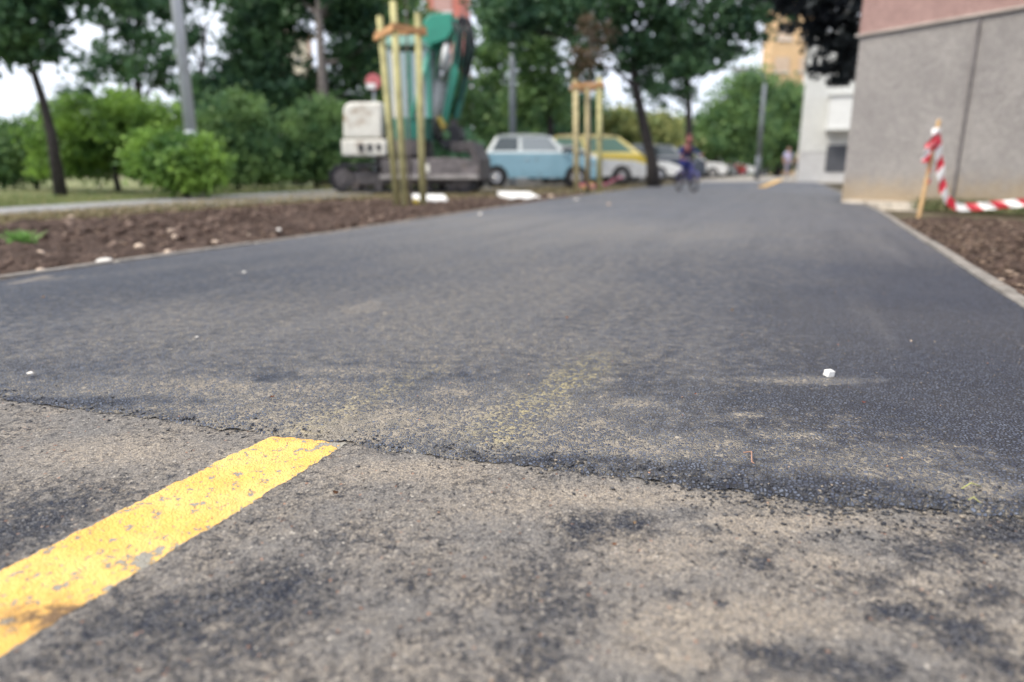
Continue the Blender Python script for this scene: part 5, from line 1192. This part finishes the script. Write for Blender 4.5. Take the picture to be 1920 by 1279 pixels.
# ================================================================= PEOPLE
SKIN = mat('skin', (.46, .27, .20), .6); 
def figure(name, J, edges, rad, m_, parent, root_i=0, sub=1, extra=None):
    me = bpy.data.meshes.new(name); me.from_pydata([tuple(p) for p in J], edges, []); o = bpy.data.objects.new(name, me); col.objects.link(o); o.parent = parent; me.materials.append(m_)
    sk = o.modifiers.new('Skin', 'SKIN'); sk.use_smooth_shade = True
    for i, r_ in enumerate(rad): me.skin_vertices[0].data[i].radius = (r_, r_) if not hasattr(r_, '__len__') else r_
    for i in range(len(J)): me.skin_vertices[0].data[i].use_root = (i == root_i)
    sb_ = o.modifiers.new('Sub', 'SUBSURF'); sb_.levels = sub; sb_.render_levels = sub
    dg = bpy.context.evaluated_depsgraph_get(); dg.update(); me2 = bpy.data.meshes.new_from_object(o.evaluated_get(dg)); o.modifiers.clear(); o.data = me2
    if extra:
        bm = bmesh.new(); bm.from_mesh(me2); extra(bm); bm.to_mesh(me2); bm.free()
    return o
def person(label, loc, rz, h, P, skin=SKIN, top=None, legs=None, hair=None, shoes=None, sleeves='short', group=None, hat=None):
    """P: joints in fractions of height: dictionary; faces -Y"""
    root = empty('person', loc, rz); tag(root, label, 'person', group)
    s_ = lambda k: Vector(P[k]) * h
    names = ['pelvis', 'waist', 'chest', 'neck', 'chin']; J = [s_(n) for n in names]; E_ = [(0, 1), (1, 2), (2, 3), (3, 4)]; rad = [(.085 * h, .06 * h), (.068 * h, .052 * h), (.088 * h, .06 * h), .030 * h, .030 * h]
    for sd in ('l', 'r'):
        i = len(J); J += [s_('shoulder_' + sd), s_('elbow_' + sd), s_('wrist_' + sd), s_('palm_' + sd)]; rad += [.036 * h, .025 * h, .017 * h, (.022 * h, .012 * h)]; E_ += [(2, i), (i, i + 1), (i + 1, i + 2), (i + 2, i + 3)]
        d_ = (J[i + 3] - J[i + 2]).normalized(); sdv = Vector((0, 0, 1)).cross(d_); sdv = sdv.normalized() if sdv.length > .1 else Vector((0, 1, 0))
        for q, (a_, l_) in enumerate(((-.6, .024), (-.2, .030), (.2, .032), (.6, .027))):
            j = len(J); b_ = J[i + 3] + sdv * a_ * .022 * h; J += [b_ + d_ * l_ * h * .6, b_ + d_ * l_ * h * .9 - Vector((0, 0, .012 * h))]; rad += [.0055 * h, .0045 * h]; E_ += [(i + 3, j), (j, j + 1)]
        j = len(J); J.append(J[i + 2] + sdv * -.022 * h + d_ * .02 * h); rad.append(.006 * h); E_.append((i + 2, j))
        i = len(J); J += [s_('hip_' + sd), s_('knee_' + sd), s_('ankle_' + sd), s_('toe_' + sd)]; rad += [.056 * h, .036 * h, .022 * h, (.024 * h, .016 * h)]; E_ += [(0, i), (i, i + 1), (i + 1, i + 2), (i + 2, i + 3)]
    hd = s_('head'); face = Vector(P.get('face', (0, -1, 0))).normalized()
    def head(bm):
        q = face.to_track_quat('-Y', 'Z').to_matrix().to_4x4(); hs_ = .068 * h if 'big' not in P else .068 * h * P['big']
        M_ = Matrix.Translation(hd) @ q
        r = bmesh.ops.create_uvsphere(bm, u_segments=20, v_segments=14, radius=1)
        for v in r['verts']:
            c = v.co; x, y, z = c.x * .80, c.y * .92, c.z * 1.08
            if z < 0: x *= 1 + z * .22; y *= 1 + z * .10
            if y < -.7 and abs(x) < .2 and -.35 < z < .1: y -= .16
            v.co = M_ @ (Vector((x, y, z)) * hs_)
        for sx_ in (-1, 1):
            r = bmesh.ops.create_uvsphere(bm, u_segments=8, v_segments=6, radius=1)
            for v in r['verts']: v.co = M_ @ (Vector((sx_ * .80 + v.co.x * .07, v.co.y * .14, v.co.z * .22)) * hs_)
        r = bmesh.ops.create_uvsphere(bm, u_segments=10, v_segments=6, radius=1)
        for v in r['verts']: v.co = M_ @ (Vector((v.co.x * .28, -.86 + v.co.y * .06, -.5 + v.co.z * .06)) * hs_)
    figure('body', J, E_, rad, skin, root, 0, 1, head)
    q = face.to_track_quat('-Y', 'Z').to_matrix().to_4x4(); hs_ = .068 * h * P.get('big', 1)
    for sx_ in (-1, 1):
        mb = MB(); mb.ball((0, 0, 0), (.11 * hs_, .06 * hs_, .07 * hs_), u=10, v=6); e_ = mb.build('eye', mat('eye_dark', (.03, .025, .02), .3), root, True); e_.location = hd + (q @ (Vector((sx_ * .33, -.87, .02)) * hs_))
    # hair: a cap over the crown and back of the skull
    bm = bmesh.new(); r = bmesh.ops.create_uvsphere(bm, u_segments=20, v_segments=14, radius=1)
    dele = []
    for v in bm.verts:
        if v.co.z < -.15 and v.co.y < .25 or v.co.z < -.45 or (v.co.y < -.55 and v.co.z < .42): dele.append(v)
    bmesh.ops.delete(bm, geom=dele, context='VERTS')
    for v in bm.verts: v.co = Matrix.Translation(hd) @ q @ (Vector((v.co.x * .90, v.co.y * 1.0, v.co.z * 1.17 + .02)) * hs_)
    bmesh.ops.solidify(bm, geom=bm.faces[:], thickness=.04 * hs_)
    from_bm('hair' if not hat else 'cap', bm, hat or hair, root, True)
    # shirt
    J2 = [s_('pelvis') + Vector((0, 0, .03 * h)), s_('waist'), s_('chest'), s_('chest').lerp(s_('neck'), .55)]; E2 = [(0, 1), (1, 2), (2, 3)]; r2_ = [(.092 * h, .07 * h), (.082 * h, .064 * h), (.098 * h, .071 * h), .046 * h]
    for sd in ('l', 'r'):
        i = len(J2); end = s_('shoulder_' + sd).lerp(s_('elbow_' + sd), .7) if sleeves == 'short' else s_('wrist_' + sd).lerp(s_('elbow_' + sd), .1)
        J2 += [s_('shoulder_' + sd), s_('shoulder_' + sd).lerp(s_('elbow_' + sd), .69 if sleeves == 'short' else 1.0), end]; r2_ += [.044 * h, .036 * h, .036 * h if sleeves == 'short' else .024 * h]; E2 += [(2, i), (i, i + 1), (i + 1, i + 2)]
    figure('shirt', J2, E2, r2_, top, root, 0, 1)
    J3 = [s_('pelvis')]; E3 = []; r3 = [(.094 * h, .07 * h)]
    for sd in ('l', 'r'):
        i = len(J3); J3 += [s_('hip_' + sd), s_('knee_' + sd), s_('ankle_' + sd).lerp(s_('knee_' + sd), .12)]; r3 += [.064 * h, .043 * h, .034 * h]; E3 += [(0, i), (i, i + 1), (i + 1, i + 2)]
        f = figure('shoe', [s_('ankle_' + sd) - Vector((0, 0, .004 * h)), s_('ankle_' + sd).lerp(s_('toe_' + sd), .5), s_('toe_' + sd) + (s_('toe_' + sd) - s_('ankle_' + sd)).normalized() * .03 * h], [(0, 1), (1, 2)], [.030 * h, .028 * h, .024 * h], shoes, root, 0, 1)
    figure('trousers', J3, E3, r3, legs, root, 0, 1)
    return root
def cloth(name, c): return mat(name, c, .9, var=.2, scale=12)
# --- child on a small bicycle, riding towards the camera
YC = 14.9; bl_ = Vector(gy(1289, YC, .008)); bang = R(10)
bk = empty('bicycle', bl_, bang); tag(bk, 'small child bicycle ridden towards the camera on the path', 'bicycle')
BP = mat('violet_blue_frame', (.07, .07, .26), .35, coat=.4); r_w = .20; wf, wb2 = -.40, .38
for y_ in (wf, wb2):
    mb = MB(); mb.torus((0, y_, r_w), r_w - .018, .019, 'X', 40, 8); wh = mb.build('wheel', RUB, bk, True)
    mb = MB(); mb.torus((0, y_, r_w), r_w - .042, .008, 'X', 40, 6); mb.build('rim', TRIM_D, wh, True)
    mb = MB(); mb.cyl((-.04, y_, r_w), (.04, y_, r_w), .018, None, 12)
    for k in range(14):
        a = 2 * math.pi * k / 14; mb.cyl((.02 * (-1) ** k, y_, r_w), (0, y_ + math.cos(a) * (r_w - .042), r_w + math.sin(a) * (r_w - .042)), .0012, None, 4)
    mb.build('spokes', TRIM_D, wh)
    mb = MB(); pts_ = [(0, y_ + math.cos(a) * (r_w + .02), r_w + math.sin(a) * (r_w + .02)) for a in [R(20 + 14 * k) for k in range(11)]]; mb.tube(pts_, .018, 6); mb.build('mudguard', BP, bk, True)
fr = MB()
for a_, b_, r_ in (((0, -.27, .46), (0, .02, .22), .017), ((0, -.28, .50), (0, .10, .42), .013), ((0, .02, .22), (0, .14, .52), .014), ((.04, .02, .22), (.04, wb2, r_w), .009), ((-.04, .02, .22), (-.04, wb2, r_w), .009), ((.04, .12, .46), (.04, wb2, r_w), .007), ((-.04, .12, .46), (-.04, wb2, r_w), .007), ((0, -.26, .44), (0, -.30, .58), .017)): fr.cyl(a_, b_, r_, None, 10)
fr.build('frame', BP, bk, True)
mb = MB(); mb.tube([(0, -.27, .46), (.045, -.30, .40), (.045, wf, r_w)], .011, 8); mb.tube([(0, -.27, .46), (-.045, -.30, .40), (-.045, wf, r_w)], .011, 8); mb.build('fork', BP, bk, True)
mb = MB(); mb.tube([(-.25, -.20, .70), (-.20, -.24, .71), (-.06, -.30, .64), (0, -.30, .60), (.06, -.30, .64), (.20, -.24, .71), (.25, -.20, .70)], .010, 8); hb = mb.build('handlebar', CHROME, bk, True)
for s_ in (-1, 1):
    mb = MB(); mb.cyl((s_ * .26, -.19, .70), (s_ * .17, -.255, .708), .016, None, 10); mb.build('grip', TRIM_D, hb, True)
mb = MB(); mb.box((0, .16, .54), (.13, .2, .05), bevel=.02); mb.build('saddle', TRIM_D, bk)
mb = MB(); mb.cyl((-.05, .02, .22), (.05, .02, .22), .05, None, 16); mb.tube([(.05, .02, .22), (.06, .02, .11)], .009, 6); mb.tube([(-.05, .02, .22), (-.06, .02, .33)], .009, 6); cr_ = mb.build('crank', CHROME, bk)
for x_, z_ in ((.10, .11), (-.10, .33)):
    mb = MB(); mb.box((x_, .02, z_), (.08, .06, .02), bevel=.004); mb.build('pedal', TRIM_D, cr_)
H_ = 1.04
PC = dict(pelvis=(0, .15, .61), waist=(0, .12, .72), chest=(0, .05, .84), neck=(0, .02, .925), chin=(0, -.01, .965), head=(0, -.03, 1.03), big=1.25, face=(0, -1, -.12),
    shoulder_l=(-.115, .05, .87), elbow_l=(-.20, -.06, .76), wrist_l=(-.215, -.17, .725), palm_l=(-.215, -.215, .722), shoulder_r=(.115, .05, .87), elbow_r=(.20, -.06, .76), wrist_r=(.215, -.17, .725), palm_r=(.215, -.215, .722),
    hip_l=(-.06, .14, .58), knee_l=(-.095, -.10, .56), ankle_l=(-.10, .03, .365), toe_l=(-.10, -.07, .352), hip_r=(.06, .14, .58), knee_r=(.095, -.04, .37), ankle_r=(.10, .04, .15), toe_r=(.10, -.06, .135))
person('child in a dark blue long-sleeved shirt and blue trousers riding a small bicycle', bl_, bang, H_, PC, skin=mat('ruddy_skin', (.34, .13, .11), .6), top=cloth('dark_blue_cotton', (.008, .025, .12)), legs=cloth('blue_denim', (.02, .028, .15)), hair=mat('short_brown_hair', (.10, .035, .03), .8), shoes=cloth('dark_shoe', (.03, .03, .04)), sleeves='long')
def standing(walk=.09, arm=.06):
    return dict(pelvis=(0, 0, .52), waist=(0, -.005, .61), chest=(0, 0, .74), neck=(0, 0, .83), chin=(0, -.005, .865), head=(0, -.01, .925), shoulder_l=(-.105, 0, .795), elbow_l=(-.135, .02 + arm * .5, .63), wrist_l=(-.14, arm * -.2, .49), palm_l=(-.14, arm * -.4, .455),
        shoulder_r=(.105, 0, .795), elbow_r=(.135, .02 - arm * .2, .63), wrist_r=(.14, -arm, .50), palm_r=(.14, -arm * 1.3, .465), hip_l=(-.05, 0, .50), knee_l=(-.055, -walk * .6, .28), ankle_l=(-.055, -walk * .7, .045), toe_l=(-.06, -walk * .7 - .08, .018),
        hip_r=(.05, 0, .50), knee_r=(.055, walk * .2, .28), ankle_r=(.055, walk, .05), toe_r=(.06, walk - .08, .018))
person('distant person in a pale lilac shirt near the end of the path', gy(1477, 42, .006), R(15), 1.78, standing(.10), top=cloth('lilac_shirt', (.50, .50, .72)), legs=cloth('grey_violet_trousers', (.22, .20, .26)), hair=mat('dark_hair', (.05, .03, .03), .8), shoes=cloth('dark_shoe', (.03, .03, .04)), group=None)
person('distant person in a cream top and dark trousers beside the white building', gy(1499, 38, .006), R(200), 1.62, standing(.05, .03), top=cloth('cream_top', (.68, .62, .52)), legs=cloth('navy_trousers', (.025, .03, .06)), hair=mat('fair_hair', (.45, .33, .2), .8), shoes=cloth('dark_shoe', (.03, .03, .04)))
# orange canopy at the far end of the path
cp = empty('canopy', Vector(gy(1450, 52, .0))); tag(cp, 'orange peaked canopy standing beyond the far lamp post', 'canopy')
def Cc(px, py): return at(px, py, 52) - cp.location
zt_, ze_ = Cc(1450, 272).z, Cc(1450, 300).z; hw_ = .92
mb = MB(); bm = mb.bm; ap = bm.verts.new((0, 0, zt_)); cs = [bm.verts.new((sx_ * hw_, sy_ * hw_, ze_)) for sx_, sy_ in ((-1, -1), (1, -1), (1, 1), (-1, 1))]; vl = [bm.verts.new((v.co.x, v.co.y, ze_ - .22)) for v in cs]
for k in range(4): bm.faces.new((ap, cs[k], cs[(k + 1) % 4])); bm.faces.new((cs[k], vl[k], vl[(k + 1) % 4], cs[(k + 1) % 4]))
mb.build('roof_cloth', mat('orange_canvas', (.80, .45, .16), .8, var=.08), cp)
for sx_, sy_ in ((-1, -1), (1, -1), (1, 1), (-1, 1)):
    mb = MB(); mb.cyl((sx_ * (hw_ - .05), sy_ * (hw_ - .05), 0), (sx_ * (hw_ - .05), sy_ * (hw_ - .05), ze_), .025, None, 8); mb.build('leg', GALV, cp)
mb = MB(); mb.box((0, 0, .38), (1.5, .8, .04)); 
for sx_ in (-.7, .7):
    for sy_ in (-.35, .35): mb.cyl((sx_, sy_, 0), (sx_, sy_, .37), .02, None, 6)
tb_ = mb.build('table', mat('dark_table', (.07, .065, .09), .6)); tb_.location = cp.location; tag(tb_, 'low dark table standing under the orange canopy', 'table')
